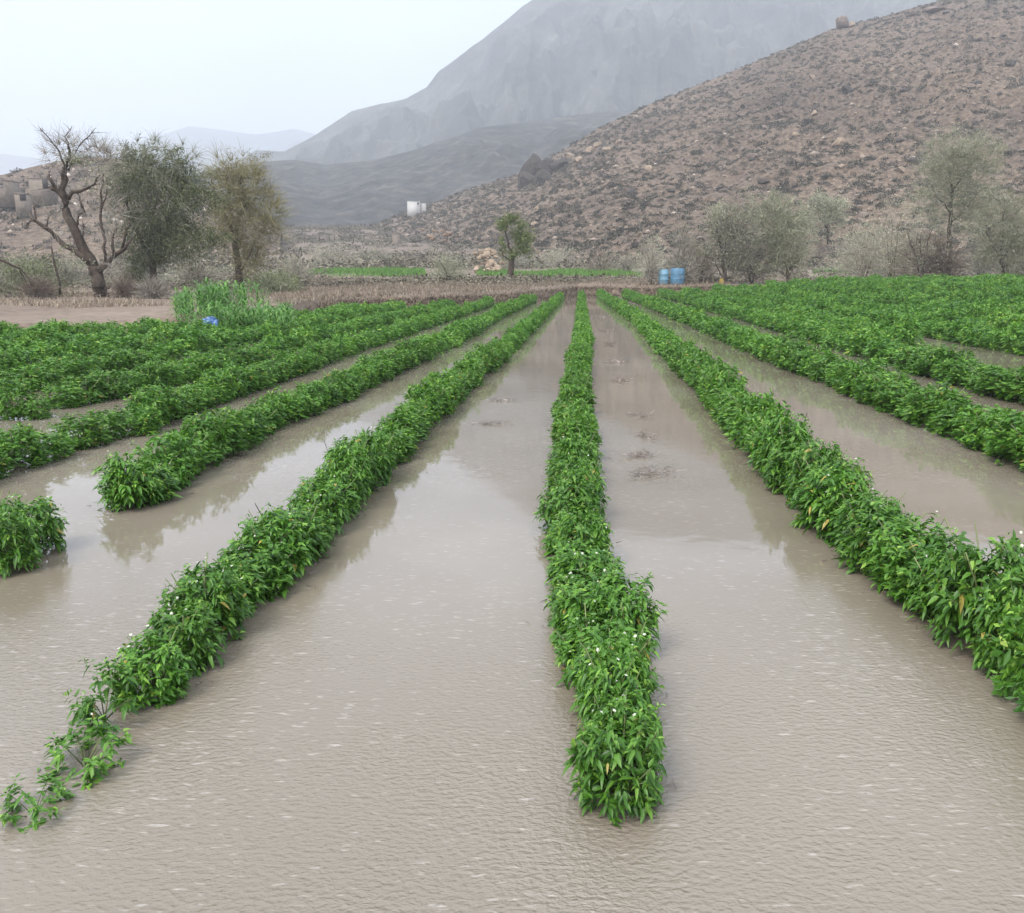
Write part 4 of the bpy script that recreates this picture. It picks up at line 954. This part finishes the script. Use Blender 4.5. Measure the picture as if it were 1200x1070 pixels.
# ------------------------------------------------------------------ debris in the water
def debris(rng):
    g = G(); n = 120; S_ = rng.normal(0, .075, (n, 3)) * np.array((.9, 1.3, 1)); S_[:, 2] = rng.uniform(.0, .03, n); D = rng.normal(size=(n, 3)); D[:, 2] = np.abs(D[:, 2]) * .35
    strands(g, S_, D, rng.uniform(.035, .09, n), .005, .1, rng); return g.data('dead_weed', M_DEBRIS)
DB = [debris(np.random.default_rng(q)) for q in range(5)]
for q, (u, v, s) in enumerate(((763, 556, 1.1), (752, 535, .9), (757, 512, .8), (748, 488, .8), (726, 446, 1.2), (720, 425, 1.1), (715, 404, 1.2), (711, 388, 1.2), (707, 372, 1.5), (576, 497, .8), (588, 470, .8), (655, 372, 1.4), (868, 470, .6), (906, 545, .7))):
    d = P(u, v, 1.0); ds = P(u, v, 10.); t = EYE / (EYE - ds[2]) ; x, y = ds[0] * t, 10 * t
    o = link('dead_weed', DB[q % 5]); o.location = (x, y, max(0, float(field(x, y))) + .002); o.scale = (s, s * 1.3, s); o.rotation_euler = (0, 0, RNG.uniform(0, 6))
    mid = q < 9 or q == 11
    tag(o, 'brown dead weed tangle floating in the water channel right of the middle row' if q < 9 else 'brown dead weed tangle floating in the channels beside the outer rows' if q > 11 else 'brown dead weed tangle floating in the channel left of the middle row', 'dead weed', 'dead weeds in the right channel' if q < 9 else 'dead weeds in the far right channel' if q > 11 else 'dead weeds in the left channel')

# bits of straw and fallen leaves washed along the feet of the rows
g = G(); rng = np.random.default_rng(91)
for x, y, w, h, nm in PL[:420]:
    n = 7; an = rng.uniform(0, 6.28, n); r = w * rng.uniform(.34, .56, n)
    p = np.stack([x + np.cos(an) * r, y + np.sin(an) * r, np.full(n, .006) + rng.uniform(0, .006, n)], -1)
    d = rng.normal(size=(n, 3)); d[:, 2] *= .06
    strands(g, p, d, rng.uniform(.015, .06, n), .005, .0, rng, rng.random(n) * .8)
tag(g.obj('floating_litter', M_DEBRIS), 'bits of straw and fallen leaves floating along the feet of the rows', 'litter', kind='stuff')

# ------------------------------------------------------------------ air, light, camera
g = boxg(-2600, 2600, -60, 4700, -12, 640)
me = bpy.data.meshes.new('haze'); V, Q_, T, t_ = g.arrays(); me.from_pydata(V.tolist(), [], Q_.tolist()); 
hm = bpy.data.materials.new('haze'); hm.use_nodes = True; nt = hm.node_tree; nt.nodes.remove(nt.nodes['Principled BSDF'])
pv = nt.nodes.new('ShaderNodeVolumePrincipled'); pv.inputs['Density'].default_value = .00058; pv.inputs['Color'].default_value = (.85, .905, .985, 1); pv.inputs['Anisotropy'].default_value = .1
nt.links.new(pv.outputs[0], nt.nodes['Material Output'].inputs['Volume'])
me.materials.append(hm); tag(link('haze', me), 'pale rainy haze in the valley', 'haze', kind='stuff')

W = bpy.data.worlds.new('World'); SC.world = W; W.use_nodes = True; nt = W.node_tree
sky = nt.nodes.new('ShaderNodeTexSky'); sky.sky_type = 'NISHITA'; sky.sun_disc = False; sky.sun_elevation = rad(52); sky.sun_rotation = rad(-140); sky.dust_density = 4; sky.air_density = 1.2
mx = nt.nodes.new('ShaderNodeMix'); mx.data_type = 'RGBA'; mx.inputs[0].default_value = .78
tc = nt.nodes.new('ShaderNodeTexCoord'); sz = nt.nodes.new('ShaderNodeSeparateXYZ'); nt.links.new(tc.outputs['Generated'], sz.inputs[0])
cn = nt.nodes.new('ShaderNodeTexNoise'); cn.inputs['Scale'].default_value = 2.2; cn.inputs['Detail'].default_value = 5; nt.links.new(tc.outputs['Generated'], cn.inputs['Vector'])
cg = nt.nodes.new('ShaderNodeMath'); cg.operation = 'MULTIPLY_ADD'; nt.links.new(sz.outputs['Z'], cg.inputs[0]); cg.inputs[1].default_value = 1.12; cg.inputs[2].default_value = .09
cc = nt.nodes.new('ShaderNodeMath'); cc.operation = 'MULTIPLY_ADD'; nt.links.new(cn.outputs[0], cc.inputs[0]); cc.inputs[1].default_value = .50; nt.links.new(cg.outputs[0], cc.inputs[2])
cm = nt.nodes.new('ShaderNodeVectorMath'); cm.operation = 'SCALE'; cm.inputs[0].default_value = (6.7, 7.15, 7.95); nt.links.new(cc.outputs[0], cm.inputs['Scale'])
nt.links.new(sky.outputs[0], mx.inputs[6]); nt.links.new(cm.outputs[0], mx.inputs[7])
bg = nt.nodes['Background']; nt.links.new(mx.outputs[2], bg.inputs['Color']); bg.inputs['Strength'].default_value = .12
sl = bpy.data.lights.new('sun', 'SUN'); sl.energy = 1.5; sl.angle = rad(25); sl.color = (1, .96, .9)
so = link('sun', sl); az = rad(-140); d = Vector((math.sin(az) * math.cos(rad(52)), math.cos(az) * math.cos(rad(52)), math.sin(rad(52))))
so.rotation_euler = (-d).to_track_quat('-Z', 'Y').to_euler(); so.location = (0, 0, 30)

cd = bpy.data.cameras.new('camera'); cam = link('camera', cd); cam.location = (0, 0, EYE); cam.rotation_euler = (math.pi / 2 - PITCH, 0, 0)
cd.sensor_width = 36; cd.sensor_fit = 'HORIZONTAL'; cd.lens = 30.0; cd.clip_start = .05; cd.clip_end = 9000
SC.camera = cam
SC.view_settings.view_transform = 'Standard'; SC.view_settings.look = 'None'; SC.view_settings.exposure = 1.2; SC.view_settings.gamma = 1
cy = SC.cycles
cy.use_denoising = True; cy.max_bounces = 6; cy.diffuse_bounces = 3; cy.glossy_bounces = 3; cy.transmission_bounces = 3; cy.volume_bounces = 1
